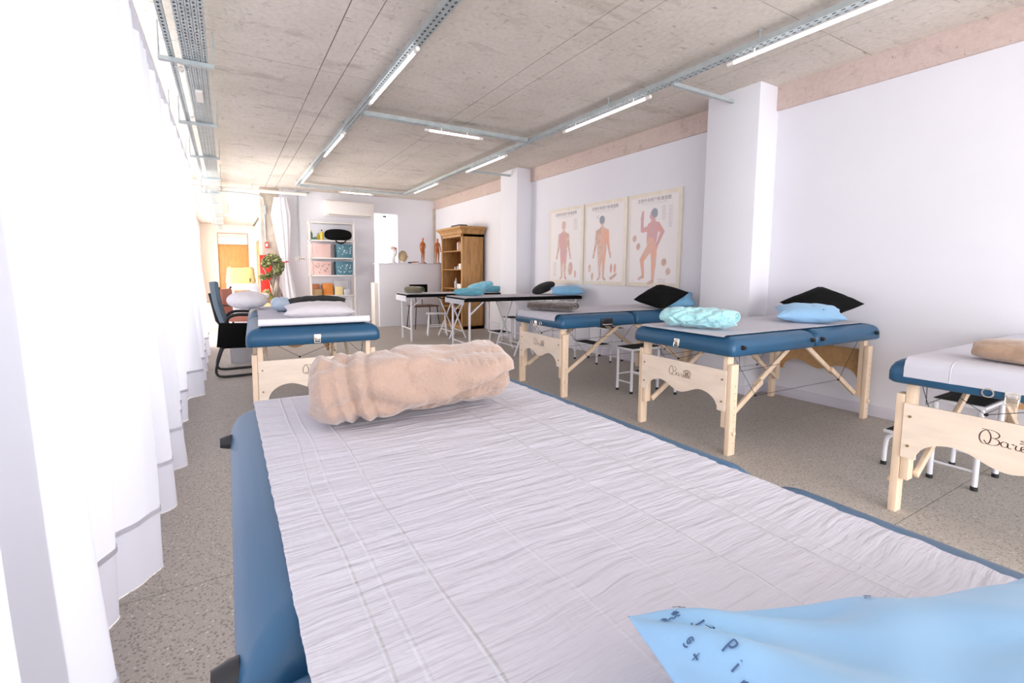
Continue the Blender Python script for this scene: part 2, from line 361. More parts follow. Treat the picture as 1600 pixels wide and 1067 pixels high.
# ================================================================== THE ROOM
XR, YB, CZ = 4.47, 10.65, 2.825
JY = [-3.05, -0.57, 1.835, 4.25, 6.655, 9.06, 11.46, 13.87, 16.3, 18.7, 20.05]
JX = [-0.78, -0.56, 0.75, 0.94, 2.235, 2.45, 3.78, XR + .12]
m = MB().box(-1.0, XR + .25, -3.3, YB + .15, CZ + .006, CZ + .2).box(-1.0, 1.15, YB + .15, 20.3, CZ + .006, CZ + .2)
ceil = struct(m.build('ceiling', MT['joint']))
for i in range(len(JY)-1):
    for j in range(len(JX)-1):
        if JY[i] > 9.5 and JX[j] > .9: continue
        g = 0.0025 + .0025*random.random()
        mm = MB().box(JX[j]+g, JX[j+1]-g, JY[i]+g, JY[i+1]-g, CZ + .001*random.random(), CZ + .012)
        mm.build('formwork_panel', MT['concrete'], ceil)
for j in range(3, 7): MB().box(JX[j]+.004, JX[j+1]-.004, 9.064, YB + .1, CZ, CZ + .012).build('formwork_panel', MT['concrete'], ceil)
FY = [-3.05, -2.1, -1.27, -0.2, .855, 1.93, 3.0, 4.07, 5.13, 6.2, 7.27, 8.33, 9.4, 10.46, 11.5, 12.6, 13.7, 14.8, 15.9, 17, 18, 19, 20.05]
floor_o = struct(MB().box(-1.0, XR + .25, -3.3, 20.3, -.2, -.0035).build('floor', MT['grout']))
for i in range(len(FY)-1):
    MB().box(-.98, XR + .2, FY[i]+.0018, FY[i+1]-.0018, -.012, 0).build('floor_slab', MT['terrazzo'], floor_o)
# right wall, concrete beam over it, pillars
wr = MB(); wr.box(XR, XR+.2, -3.2, YB, 0, 2.614)
struct(wr.build('wall_right', MT['plaster']))
struct(MB().box(XR - .028, XR + .2, -3.2, YB, 2.614, CZ + .004).build('trim_1', MT['concrete_beam']))
struct(MB().box(4.18, XR + .01, 2.545, 3.06, 0, CZ + .002).build('trim_2', MT['plaster'], bevel=.006))
struct(MB().box(4.18, XR + .01, 6.51, 7.03, 0, CZ + .002).build('trim_3', MT['plaster'], bevel=.006))
struct(MB().box(XR - .05, XR + .02, YB - .06, YB + .02, 0, 2.64).build('trim_4', MT['column']))
bb = MB()
for y0, y1 in ((-3.2, 2.545), (3.06, 6.51), (7.03, 10.6)): bb.box(XR - .012, XR, y0, y1, 0, .088)
for y0 in (2.545, 6.51): bb.box(4.168, XR, y0 - .012, y0 + .52 + .007, 0, .088)
struct(bb.build('baseboard_right', MT['base'], bevel=.003))
# back wall with the bright opening
m = MB(); m.box(.98, 2.985, YB, YB+.15, 0, CZ); m.box(3.535, XR+.2, YB, YB+.15, 0, CZ); m.box(2.985, 3.535, YB, YB+.15, 2.455, CZ); m.box(2.985, 3.535, YB, YB+.15, 0, .9)
struct(m.build('wall_back', MT['plaster']))
win = struct(MB().box(2.985, 3.535, YB + .12, YB + .15, .9, .93).build('window_1', MT['whiteplastic']))
MB().box(3.22, 3.30, YB + .10, YB + .14, 2.38, 2.42).build('window_catch', MT['black'], win)
struct(MB().box(.98, 2.6, YB - .012, YB, 0, .085).build('baseboard_back', MT['base']))
# bare concrete column at the corridor mouth
struct(MB().box(.64, .985, 10.62, 11.0, 0, CZ + .002).build('trim_5', MT['column'], bevel=.01))
# corridor
struct(MB().box(1.0, 1.15, 10.8, 20.1, 0, CZ).build('wall_corridor', MT['plaster_warm']))
m = MB(); m.box(-.95, -.25, 20, 20.15, 0, CZ); m.box(.75, 1.15, 20, 20.15, 0, CZ); m.box(-.25, .75, 20, 20.15, 2.52, CZ)
struct(m.build('wall_corridor_end', MT['plaster_warm']))
dr = struct(MB().box(-.23, .73, 20.02, 20.06, 0, 2.08).build('door_1', MT['door'], bevel=.004))
m = MB(); m.box(-.25, -.23, 19.98, 20.08, 0, 2.5); m.box(.73, .75, 19.98, 20.08, 0, 2.5); m.box(-.25, .75, 19.98, 20.08, 2.49, 2.52); m.box(-.25, .75, 19.98, 20.08, 2.08, 2.10)
m.build('door_frame', MT['oak'], dr)
MB().box(-.23, .73, 20.02, 20.05, 2.10, 2.26).build('transom_panel', MT['whiteplastic'], dr)
for k in range(3): MB().box(-.23, .73, 20.0 , 20.05, 2.27 + k*.072, 2.335 + k*.072).build('louvre', MT['pink'] if k else MT['whiteplastic'], dr)
MB().tube([(-.16, 20.02, 1.02), (-.16, 19.96, 1.02), (-.03, 19.96, 1.02)], .012).build('door_handle', MT['chrome'], dr)
for n_, (ya, yb) in enumerate(((16.1, 17.0), (17.9, 18.8))):
    d2 = struct(MB().box(.975, 1.0, ya, yb, 0, 2.1).build('door_%d' % (n_+2), MT['door'], bevel=.003))
    m = MB(); m.box(.97, 1.0, ya - .06, ya, 0, 2.16); m.box(.97, 1.0, yb, yb+.06, 0, 2.16); m.box(.97, 1.0, ya, yb, 2.1, 2.16)
    m.build('door_frame', MT['oak'], d2)
# window side: low sill, header, piers, window frames
m = MB(); m.box(-.95, -.78, -3.2, 20.1, 2.62, CZ); m.box(-.95, -.78, -3.2, 20.1, 0, .08)
for y0, y1 in ((-3.2, -2.9), (9.9, 10.4), (13.3, 13.7), (19.2, 20.1)): m.box(-.95, -.78, y0, y1, .08, 2.62)
struct(m.build('wall_left', MT['plaster']))
k = 2
for y0, y1 in ((-2.9, .3), (.3, 3.5), (3.5, 6.7), (6.7, 9.9), (10.4, 13.3), (13.7, 19.2)):
    m = MB()
    for yy in (y0, (y0+y1)/2 - .02, y1 - .05): m.box(-.9, -.85, yy, yy + .05, .08, 2.62)
    for zz in (.08, 2.0, 2.57): m.box(-.9, -.85, y0, y1, zz, zz + .05)
    struct(m.build('window_%d' % k, MT['whiteplastic'])); k += 1
# wall behind the camera; its opening is added to let sky light in
m = MB(); m.box(-1, -.3, -3.2, -3.05, 0, CZ); m.box(4.2, XR + .2, -3.2, -3.05, 0, CZ); m.box(-.3, 4.2, -3.2, -3.05, 2.6, CZ)
struct(m.build('wall_front', MT['plaster']))

# half wall at the back with its plinth step
hw = MB().box(2.68, XR, 9.3, 9.62, 0, 1.285)
hwo = struct(hw.build('wall_half', MT['plaster'], bevel=.004))
MB().box(2.66, XR, 9.285, 9.63, 1.285, 1.302).build('coping_slab', MT['base'], hwo, bevel=.002)
MB().box(2.60, 2.68, 9.36, 9.62, 0, .90).build('plinth_block', MT['plaster_warm'], hwo, bevel=.003)

# ------------------------------------------------------------------ curtains
def fold_x(y, z):
    t = min(max((z - .02)/2.55, 0), 1)          # 0 bottom, 1 top
    big = sin(2*pi*y/0.60 + .9*sin(1.9*y) + 1.2*nz(y*.6, 3)) + .55*sin(2*pi*y/0.29 + 2.0*nz(y*.8, 9))
    fine = sin(2*pi*y/0.13 + .8*sin(3*y))
    a = (.115*(1-t)**.8 + .022)*(.45 + .55*min(1, max(0, (y - .2)/1.0))); b = .010 + .016*t
    d = .05*nz(y*1.3, z*.9, 5)*(1 - t)
    return -.435 + a*big*.62 + b*fine + d + .055*(1-t)
yc = -1.0
labs = ['sheer white curtain panel nearest the camera, filling the left edge of the picture',
        'second sheer white curtain panel from the camera, hanging to the terrazzo floor',
        'third sheer white curtain panel from the camera, level with the near blue table',
        'fourth sheer white curtain panel from the camera, with soft folds',
        'farthest sheer white curtain panel on the window side, before the office chair']
bounds = [-1.0, 1.15, 2.95, 4.75, 6.4, 8.1]
for q in range(5):
    y0, y1 = bounds[q], bounds[q+1] + .03
    ny = int((y1 - y0)/.012); nzv = 26
    zb = .012
    def fn(u, v, y0=y0, y1=y1):
        z = .235 + (2.56 - .235)*v; y = y0 + (y1 - y0)*u
        yy = y + .02*sin(7*y)*(1-v)
        return (fold_x(y, z) + .004*q, yy, z)
    th = thing('sheer_curtain', labs[q], 'curtain', (0, 0, 0))
    MB().grid(fn, ny, nzv).build('curtain_cloth', MT['sheer'], th, smooth=180, fix=False)
    def fh(u, v, y0=y0, y1=y1):
        y = y0 + (y1 - y0)*u
        zl = .002 + .006*max(0, nz(y*3, 1)); z = zl + (.235 - zl)*v
        yy = y + .02*sin(7*y)*(1 - 0) 
        return (fold_x(y, z) + .004*q, yy, z)
    MB().grid(fh, ny, 5).build('hem', MT['hem'], th, smooth=180, fix=False)
    def fs(u, v, y0=y0, y1=y1):
        y = y0 + (y1-y0)*u; z = .225 + .02*v
        return (fold_x(y, z) + .004*q + .004, y + .02*sin(7*y), z)
    MB().grid(fs, ny, 1).build('hem_seam', MT['hem'], th, smooth=180, fix=False)
cr = thing('curtain_rail', 'white ceiling curtain rail above the sheer window curtains', 'rail', (0, 0, 2.56))
MB().box(-.43, -.38, -1.0, 8.2, .0, .03).build('rail', MT['white_metal'], cr)
for y in (-.9, 1.2, 3.3, 5.4, 7.5): MB().tube([(-.405, y, .02), (-.405, y, .267)], .006).build('rail_hanger', MT['steel'], cr)

# tied curtain at the corridor mouth
tc_ = thing('tied_curtain', 'white curtain gathered with a red tie beside the concrete column', 'curtain', (1.06, 10.5, 0))
def tied(u, v):
    z = .12 + 2.5*v; a = 2*pi*u
    zt_ = 1.32
    w = .055 + .10*min(1, max(0, (z - zt_)/.9))**.8*(1 if z < 2.3 else 1 - (z-2.3)*1.6) if z > zt_ else .055 + .14*((zt_ - z)/1.2)**.8
    xo = -.04*min(1, max(0, z - zt_)) if z > zt_ else .02*(zt_ - z)
    f = 1 + .22*sin(9*a + 2*z)
    return (xo + w*f*cos(a), .07*f*sin(a)*.8, z)
MB().grid(tied, 72, 30).build('curtain_cloth', MT['gathered'], tc_, smooth=180)
MB().tube([(.064*cos(a*pi/8), .062*sin(a*pi/8), 1.32 + .01*sin(a)) for a in range(16)], .012, 8, True).build('red_tie', MT['red'], tc_)
MB().tube([(.0, 0, 2.6), (.0, 0, CZ)], .006).build('hook', MT['steel'], tc_)

# ------------------------------------------------------------------ ceiling trays and tubes
def channel(mb, x0, x1, y0, y1, z, axis='y', h=.038, pitch=.05, slot=.022):
    """perforated steel channel, closed by an added lid that darkens the slots, slots cut through the underside"""
    w = x1 - x0; t = .004
    def P(a, b, c): return (a, b, c) if axis == 'y' else (b, a, c)
    def bx(a0, a1, b0, b1, c0, c1):
        if axis == 'y': mb.box(a0, a1, b0, b1, c0, c1)
        else: mb.box(b0, b1, a0, a1, c0, c1)
    bx(x0, x0+t, y0, y1, z, z+h); bx(x1-t, x1, y0, y1, z, z+h)
    s = w*.33
    bx(x0, x1, y0, y1, z+h, z+h+.002)  # unseen lid added to keep the inside dark behind the slots
    bx(x0+t, x0+s, y0, y1, z, z+.002); bx(x1-s, x1-t, y0, y1, z, z+.002)
    n = int((y1-y0)/pitch)
    for i in range(n):
        a = y0 + i*pitch
        mb.add([P(x0+s, a, z), P(x1-s, a, z), P(x1-s, a + pitch - slot, z), P(x0+s, a + pitch - slot, z)], [(0, 1, 2, 3)])
def tube_lamp(p0, p1, label, group='ceiling tube lamps', r=.014):
    p0, p1 = Vector(p0), Vector(p1); d = (p1 - p0).normalized()
    t = thing('tube_lamp', label, 'lamp', p0, 0, None)
    q = p1 - p0
    MB().tube([d*.05, q - d*.05], r, 12).build('tube', MT['diff'], t)
    MB().tube([(0, 0, 0), d*.05], r+.002, 12).build('end_cap', MT['whiteplastic'], t)
    MB().tube([q - d*.05, q], r+.002, 12).build('end_cap', MT['whiteplastic'], t)
    for e in (d*.2, q - d*.2): MB().tube([e, e + Vector((0, 0, .045))], .006, 6).build('bracket', MT['whiteplastic'], t)
    return t
TZ = 2.735
def tray(name_label, segs, rods, arms=()):
    t = thing('cable_tray', name_label, 'cable tray')
    for (ax, c, a0, a1) in segs:
        m = MB(); channel(m, c - .038, c, a0, a1, TZ, ax); channel(m, c, c + .038, a0, a1, TZ, ax)
        m.build('perforated_channel', MT['steel'], t)
    for x, y in rods:
        MB().lathe([(.005, 0), (.005, CZ - TZ - .022), (.013, CZ - TZ - .021), (.013, CZ - TZ - .01)], (x, y, TZ + .01), 8).build('hanger_rod', MT['steel'], t)
    for p0, p1 in arms:
        m = MB(); m.bar(p0, p1, .03, .03); m.build('support_arm', MT['steel'], t)
    return t
tray('galvanised cable tray running down the middle of the ceiling, left of the other long tray', [('y', 1.235, .2, 9.6)], [(1.20, 1.2), (1.20, 3.56), (1.21, 5.53), (1.21, 7.9), (1.21, 9.45)])
tray('galvanised cable tray running along the ceiling nearest the poster wall', [('y', 3.345, -1.0, 9.6)], [(3.31, .9), (3.31, 2.04), (3.31, 3.52), (3.31, 5.2), (3.31, 6.9), (3.31, 8.5)],
     [((3.35, 2.80, TZ - .008), (4.19, 2.80, TZ - .008)), ((3.35, 6.72, TZ - .008), (4.19, 6.72, TZ - .008))])
tray('short galvanised cross tray linking the two long trays over the middle beds', [('x', 4.93, 1.28, 3.3)], [(2.3, 4.93)])
tray('short galvanised cross tray linking the two long trays near the back wall', [('x', 9.6, 1.28, 3.3)], [(2.3, 9.6)])
for y0, y1, lb in ((1.07, 2.29, 'tube lamp on the right ceiling tray, nearest the camera'), (3.0+.02, 4.42-.18, 'tube lamp on the right ceiling tray, second from the camera'),
                   (5.45, 6.67, 'tube lamp on the right ceiling tray, third from the camera'), (7.75, 8.97, 'tube lamp on the right ceiling tray, farthest back')):
    tube_lamp((3.335, y0, 2.69), (3.335, y1, 2.69), lb)
for y0, y1, lb in ((3.2, 4.44, 'tube lamp on the middle ceiling tray, nearest the camera'), (5.5, 6.75, 'tube lamp on the middle ceiling tray, second from the camera'), (7.7, 8.95, 'tube lamp on the middle ceiling tray, farthest back')):
    tube_lamp((1.225, y0, 2.69), (1.225, y1, 2.69), lb)
tube_lamp((1.96, 4.93, 2.69), (2.68, 4.93, 2.69), 'tube lamp under the cross tray over the middle beds')
tube_lamp((2.0, 9.6, 2.69), (2.68, 9.6, 2.69), 'tube lamp under the cross tray near the back wall')
# left bundle
lt = thing('cable_tray', 'wide bundle of perforated galvanised channels running beside the curtains', 'cable tray')
for k in range(5):
    m = MB(); channel(m, -.205 + k*.031, -.205 + k*.031 + .029, .3, 19.2, 2.60, 'y', .03, .045, .019)
    m.build('perforated_channel', MT['steel'], lt)
for y in (1.0, 2.4, 3.97, 5.54, 7.1, 8.7, 10.3, 11.9, 13.5, 15.1, 16.7, 18.3):
    m = MB(); m.box(-.345, -.015, y-.02, y+.02, 2.572, 2.598); m.build('cross_bracket', MT['steel'], lt)
    for x in (-.02, -.34): MB().tube([(x, y, 2.58), (x, y, CZ)], .006, 6).build('hanger_rod', MT['steel'], lt)
MB().box(-.16, -.11, 4.55, 4.8, 2.575, 2.598).build('junction_box', MT['whiteplastic'], lt)
lt2 = thing('cable_tray', 'single narrow perforated channel next to the curtains', 'cable tray')
m = MB(); channel(m, -.285, -.25, .3, 19.2, 2.60, 'y', .03, .045, .019); m.build('perforated_channel', MT['steel'], lt2)
tube_lamp((-.225, 4.1, 2.585), (-.225, 5.3, 2.585), 'tube lamp between the channels beside the curtains')
tube_lamp((-.225, 11.0, 2.585), (-.225, 12.2, 2.585), 'tube lamp over the corridor mouth beside the channels')
# white crossing pipe at the corridor mouth
pp = thing('ceiling_pipe', 'white pipe crossing below the ceiling at the corridor mouth', 'pipe')
MB().tube([(-.75, 10.35, 2.70), (1.5, 10.35, 2.705)], .032, 12).build('pipe', MT['whiteplastic'], pp)
for x in (-.5, .5, 1.3): MB().tube([(x, 10.35, 2.70), (x, 10.35, CZ)], .008, 6).build('pipe_hanger', MT['steel'], pp)
# corridor cross tray
ct = thing('cable_tray', 'small ladder tray across the corridor ceiling above the door', 'cable tray')
m = MB(); channel(m, 14.0, 14.06, 0.0, .98, 2.55, 'x'); m.build('perforated_channel', MT['steel'], ct)
for x in (.1, .9): MB().tube([(x, 14.03, 2.56), (x, 14.03, CZ)], .008, 6).build('hanger_rod', MT['steel'], ct)
# conduits
cd = thing('conduit', 'grey conduit running down the back wall to the switches beside the shelf unit', 'conduit')
m = MB(); m.tube([(1.35, YB-.02, 2.74), (1.35, YB-.02, 1.45)], .013, 8); m.tube([(1.0, YB-.02, 2.755), (1.48, YB-.02, 2.755), (1.6, YB-.02, 2.79)], .013, 8); m.build('conduit_pipe', MT['steel'], cd)
m = MB(); m.box(1.31, 1.39, YB-.05, YB-.003, 2.72, 2.79); m.build('conduit_box', MT['steel'], cd)
cd2 = thing('conduit', 'thin grey conduit bending down the bare concrete column to the red call point', 'conduit')
MB().tube(catmull([(-.1, 10.58, 2.68), (.45, 10.58, 2.67), (.66, 10.58, 2.63), (.71, 10.59, 2.5), (.72, 10.6, 1.9), (.73, 10.6, 1.75)], 5), .012, 8).build('conduit_pipe', MT['steel'], cd2)
MB().box(.695, .745, 10.57, 10.615, 2.28, 2.46).build('conduit_box', MT['steel'], cd2)
cp = thing('fire_call_point', 'small red fire call point on the bare concrete column', 'alarm', (.735, 10.6, 1.66))
MB().box(-.03, .03, -.05, .0, -.06, .06).build('red_box', MT['red'], cp, bevel=.004)
MB().box(-.018, .018, -.056, -.05, -.03, .03).build('press_plate', MT['whiteplastic'], cp)
for i_, (x, lb, dk) in enumerate(((1.30, 'white wall switch plate on the back wall, left of the pair', 0), (1.42, 'white wall socket plate beside the shelf unit, right of the pair', 1))):
    s = thing('wall_socket', lb, 'socket', (x, YB, 1.39))
    MB().box(-.05, .05, -.03, 0, -.035, .035).build('socket_plate', MT['whiteplastic'], s, bevel=.003)
    for dx in (-.022, .022): MB().tube([(dx, -.034, 0), (dx, -.028, 0)], .013 if dk else .007, 10).build('socket_hole', MT['black'] if dk else MT['steel'], s)

# air conditioner
ac = thing('air_conditioner', 'white split air conditioner high on the back wall above the shelf unit', 'air conditioner', (2.40, YB, 2.32))
prof = [(0, 0.0), (-.16, .0), (-.21, .045), (-.225, .12), (-.225, .30), (-.20, .325), (0, .33)]
MB().prism(prof, lambda u, v, d: (d, u, v), -.51, .51).build('housing', MT['whiteplastic'], ac, bevel=.006)
MB().box(-.44, .44, -.232, -.222, .11, .30).build('front_panel', MT['shelfwhite'], ac, bevel=.003)
MB().bar((-.42, -.205, .05), (.42, -.205, .05), .01, .05).build('air_louvre', MT['whiteplastic'], ac)
MB().box(-.44, .44, -.20, -.19, .018, .03).build('vent_slot', MT['black'], ac)

# ------------------------------------------------------------------ lettering strokes for the burnt logo
LOGO = [
 [(.035, .98), (.07, 1.0), (.13, .97), (.19, .80), (.205, .58), (.18, .36), (.12, .28), (.06, .30), (.015, .42), (.0, .60), (.03, .82), (.10, .96), (.19, 1.0), (.28, .97), (.345, .86), (.345, .74), (.29, .64), (.22, .62), (.30, .61), (.355, .52), (.35, .38), (.28, .29), (.20, .27), (.13, .33), (.095, .42), (.09, .46)],
 [(.50, .52), (.46, .56), (.41, .54), (.385, .44), (.41, .33), (.46, .31), (.50, .37), (.505, .53), (.505, .37), (.53, .29), (.57, .32)],
 [(.565, .52), (.59, .54), (.60, .50), (.65, .505), (.635, .40), (.65, .30), (.69, .28), (.72, .33)],
 [(.715, .36), (.76, .40), (.79, .47), (.77, .53), (.74, .50), (.725, .40), (.745, .29), (.79, .28), (.82, .34), (.86, .50), (.87, .66), (.85, .72), (.835, .64), (.84, .40), (.87, .29), (.90, .34), (.935, .50), (.95, .68), (.935, .74), (.918, .66), (.92, .40), (.95, .29), (.99, .34), (1.03, .42), (1.05, .50), (1.03, .55), (1.0, .50), (.99, .38), (1.01, .29), (1.06, .28), (1.10, .34)],
]
def petal(cx_, cy_, a, l, w):
    P = []
    for k in range(9):
        t = k/8; s_ = sin(pi*t); x = l*(1 - abs(2*t-1)**1.5); y = w*(2*t - 1)*(.4 + .6*s_)
        q = rot2(x, y, a); P.append((cx_ + q[0], cy_ + q[1]))
    return P
for k in range(7):
    a = R(195 - k*35); LOGO.append(petal(.90 + .10*cos(a), .70 + .12*sin(a), a, .10, .055))
def ribbons(strokes, w, mp, d0=0.0006):
    m = MB()
    for st in strokes:
        P = catmull([Vector((x, y, 0)) for x, y in st], 4)
        vs = []; n = len(P)
        for i, p in enumerate(P):
            t = (P[min(i+1, n-1)] - P[max(i-1, 0)]); t = t.normalized() if t.length > 0 else Vector((1, 0, 0))
            nn = Vector((-t.y, t.x, 0)); ww = w*(1 + .35*abs(t.y))
            for sgn in (-1, 1):
                q = p + nn*sgn*ww/2; vs.append(mp(q.x, q.y, d0)); 
        m.add(vs, [(2*i, 2*i+1, 2*i+3, 2*i+2) for i in range(n-1)])
    return m

# ------------------------------------------------------------------ portable massage table
def mattress_profile():
    return [(.012, 0), (.0, .010), (.0, .05), (.005, .072), (.016, .092), (.034, .107), (.060, .116), (.10, .120)]
def make_table(label, loc, rz, L, Wd, zt, knobs=True, latch='end', rings=False, handle_side=False, wood='birch', group='portable massage tables'):
    t = thing('massage_table', label, 'massage table', loc, rz)
    T = .12; hb = zt - T; hl = L/2
    for sgn in (-1, 1):
        x0, x1 = (-hl, -.003) if sgn < 0 else (.003, hl)
        rings_ = []
        for ins, z in mattress_profile():
            r = max(.034 - ins*.2, .014)
            rings_.append(rrect(x0 + ins, x1 - ins*(.85 if sgn < 0 else 1), -Wd/2 + ins, Wd/2 - ins, r, 6, hb + z) if sgn < 0 else rrect(x0 + ins*.85, x1 - ins, -Wd/2 + ins, Wd/2 - ins, r, 6, hb + z))
        MB().loft(rings_).build('mattress_half', MT['blue'], t, smooth=60)
        # wooden frame rails under the cushion
        m = MB()
        for sy in (-1, 1): m.box(x0 + .13, x1 - .13, sy*(Wd/2 - .16) - .012, sy*(Wd/2 - .16) + .012, hb - .012, hb)
        m.box((x0 + .13) if sgn < 0 else x1 - .154, (x0 + .154) if sgn < 0 else x1 - .13, -Wd/2 + .16, Wd/2 - .16, hb - .012, hb)
        m.build('under_frame', MT['birch'], t, bevel=.002)
    lx = hl - .075; ly = Wd/2 - .045
    for sx in (-1, 1):
        for sy in (-1, 1):
            leg = MB().box(sx*lx - .032, sx*lx + .032, sy*ly - .016, sy*ly + .016, 0, hb - .055).build('leg', MT['birch'], t, bevel=.003)
            m = MB().box(sx*lx - .028, sx*lx + .028, sy*(ly - .034) - .016, sy*(ly - .034) + .016, .17, hb - .001)
            m.build('upper_leg', MT['birch'], t, bevel=.002)
            m = MB()
            for q in range(9):
                z = .08 + q*.045
                m.tube([(sx*lx + .006, sy*(ly + .0155), z), (sx*lx + .006, sy*(ly + .0175), z)], .0035, 8)
            tag(m.build('adjustment_hole', MT['brass'], leg), kind='stuff')
            m = MB(); m.tube([(sx*lx, sy*(ly + .014), .145), (sx*lx, sy*(ly + .03), .145)], .014, 8)
            m.build('clamp_knob', MT['birch'], leg)
        # scalloped end panel
        zb_, zt_ = hb - .355, hb - .095
        hw_ = ly - .018; P = [(-hw_, zt_), (hw_, zt_), (hw_, zb_), (hw_ - .055, zb_)]
        h = zt_ - zb_
        def sc(xn):   # bottom edge height fraction from top
            a = abs(xn)
            return zb_ + h*(.19 + .20*.5*(1 - cos(pi*min(1, a/.48)))) if a < .48 else zb_ + h*.39*sqrt(max(0, 1 - ((a - .48)/.37)**2))
        for i in range(41):
            xn = .84 - 1.68*i/40
            P.append((xn*hw_, sc(xn)))
        P += [(-hw_ + .055, zb_), (-hw_, zb_)]
        xf = sx*(lx + .033)
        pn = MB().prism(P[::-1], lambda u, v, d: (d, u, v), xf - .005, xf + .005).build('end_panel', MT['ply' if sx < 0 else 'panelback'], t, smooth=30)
        mb = MB()
        for sy in (-1, 1):
            for z in (zt_ - .06, zb_ + .06): mb.tube([(xf + sx*.004, sy*(hw_ - .025), z), (xf + sx*.010, sy*(hw_ - .025), z)], .006, 10)
        mb.build('panel_bolt', MT['brass'], pn)
        if sx < 0:
            s = .165; zc = zb_ + h*.50
            def mp(u, v, d): return (xf - .005 - d, .5*s*1.1 - u*s, zc + v*s*.52)
            ribbons(LOGO, .018, mp).build('printed_logo', MT['logo'], pn)
        # diagonal braces, two pieces each
        for sy in (-1, 1):
            y = sy*(ly - .06)
            a = Vector((sx*(lx - .03), y, .19)); b = Vector((sx*.10, y, hb - .012)); c = a.lerp(b, .45)
            m = MB(); m.bar(a, c + (b-a)*.08, .018, .034); m.bar(c + Vector((0, -sy*.018, 0)), b + Vector((0, -sy*.018, 0)), .018, .034)
            m.build('brace', MT['birch'], t, bevel=.002)
    for sy in (-1, 1):
        y = sy*(ly - .045)
        m = MB()
        m.tube([(-lx + .05, y, hb), (-lx*.62, y, hb - .30), (lx*.62, y, hb - .30), (lx - .05, y, hb)], .0016, 5)
        m.tube([(-lx + .12, y, hb), (-lx + .13, y, hb-.12), (-lx*.3, y, hb - .11)], .0016, 5)
        m.tube([(-lx*.62 - .006, y, hb - .30), (-lx*.62 + .006, y, hb - .30)], .007, 8); m.tube([(lx*.62 - .006, y, hb - .30), (lx*.62 + .006, y, hb - .30)], .007, 8)
        m.build('support_cable', MT['cord'], t)
    for sx in (-1, 1):
        m = MB(); x = sx*(lx - .06)
        m.tube([(x, .26, hb), (x, .10, hb - .10), (x, -.12, hb - .02)], .0016, 5); m.tube([(x - .006, .10, hb - .10), (x + .006, .10, hb - .10)], .007, 8)
        m.build('support_cable', MT['cord'], t)
    if knobs:
        for sy in (-1, 1):
            for x in (-hl + .09, -.06, .06, hl - .09):
                m = MB(); yy = sy*Wd/2; z = hb + .055
                m.tube([(x, yy - sy*.004, z), (x, yy + sy*.006, z), (x, yy + sy*.02, z)], [.016, .015, .011], 12)
                m.build('corner_knob', MT['black'], t)
    xe = -hl
    if latch in ('end', 'low'):
        z = hb + (.02 if latch == 'end' else -.004)
        m = MB(); m.box(xe - .007, xe + .004, -.022, .022, z, z + .045); m.box(xe - .012, xe - .006, -.014, .014, z + .008, z + .034)
        m.tube([(xe - .012, -.018, z + .02), (xe - .016, -.018, z - .008), (xe - .016, .018, z - .008), (xe - .012, .018, z + .02)], .003, 6)
        m.build('latch', MT['chrome'], t, bevel=.001)
    if rings:
        for yy in (.07, -.08):
            MB().tube([(xe - .004, yy + .017*cos(a*pi/7), hb + .022 + .017*sin(a*pi/7)) for a in range(14)], .0035, 6, True).build('metal_ring', MT['chrome'], t)
    if handle_side:
        yy = -Wd/2; z = hb + .028
        MB().box(-hl*.42 - .075, -hl*.42 + .075, yy - .006, yy + .004, z - .024, z + .048).build('handle_pad', MT['black'], t, bevel=.004)
        MB().tube([(-hl*.42 - .05, yy - .006, z - .005), (-hl*.42 - .045, yy - .02, z - .008), (-hl*.42 + .045, yy - .02, z - .008), (-hl*.42 + .05, yy - .006, z - .005)], .006, 8).build('handle', MT['chrome'], t)
    return t
TB = {}
TB['near'] = ((.391, .415, 0), R(90), 1.69, .80, .83)
TB['b2'] = ((.545, 4.17, 0), R(87.5), 1.93, .84, .785)
TB['b3'] = ((3.49, 3.64, 0), R(-1), 1.82, .80, .752)
TB['b4'] = ((3.54, 2.065, 0), R(-2), 1.78, .82, .752)
TB['b5'] = ((3.57, .555, 0), R(0), 1.72, .82, .755)
make_table('blue massage table filling the foreground, half covered by a crinkled white sheet', *TB['near'])
make_table('blue massage table beside the curtains with a white paper roll across its near end', *TB['b2'], knobs=False)
make_table('blue massage table in front of the anatomy posters, with the folded dark brown blanket', *TB['b3'], knobs=False, latch='low', rings=True, handle_side=True)
make_table('blue massage table at the right pillar, holding the pale aqua blanket', *TB['b4'])
make_table('blue massage table at the right edge of the picture, cut off by the frame', *TB['b5'], knobs=False, latch='low', rings=True)

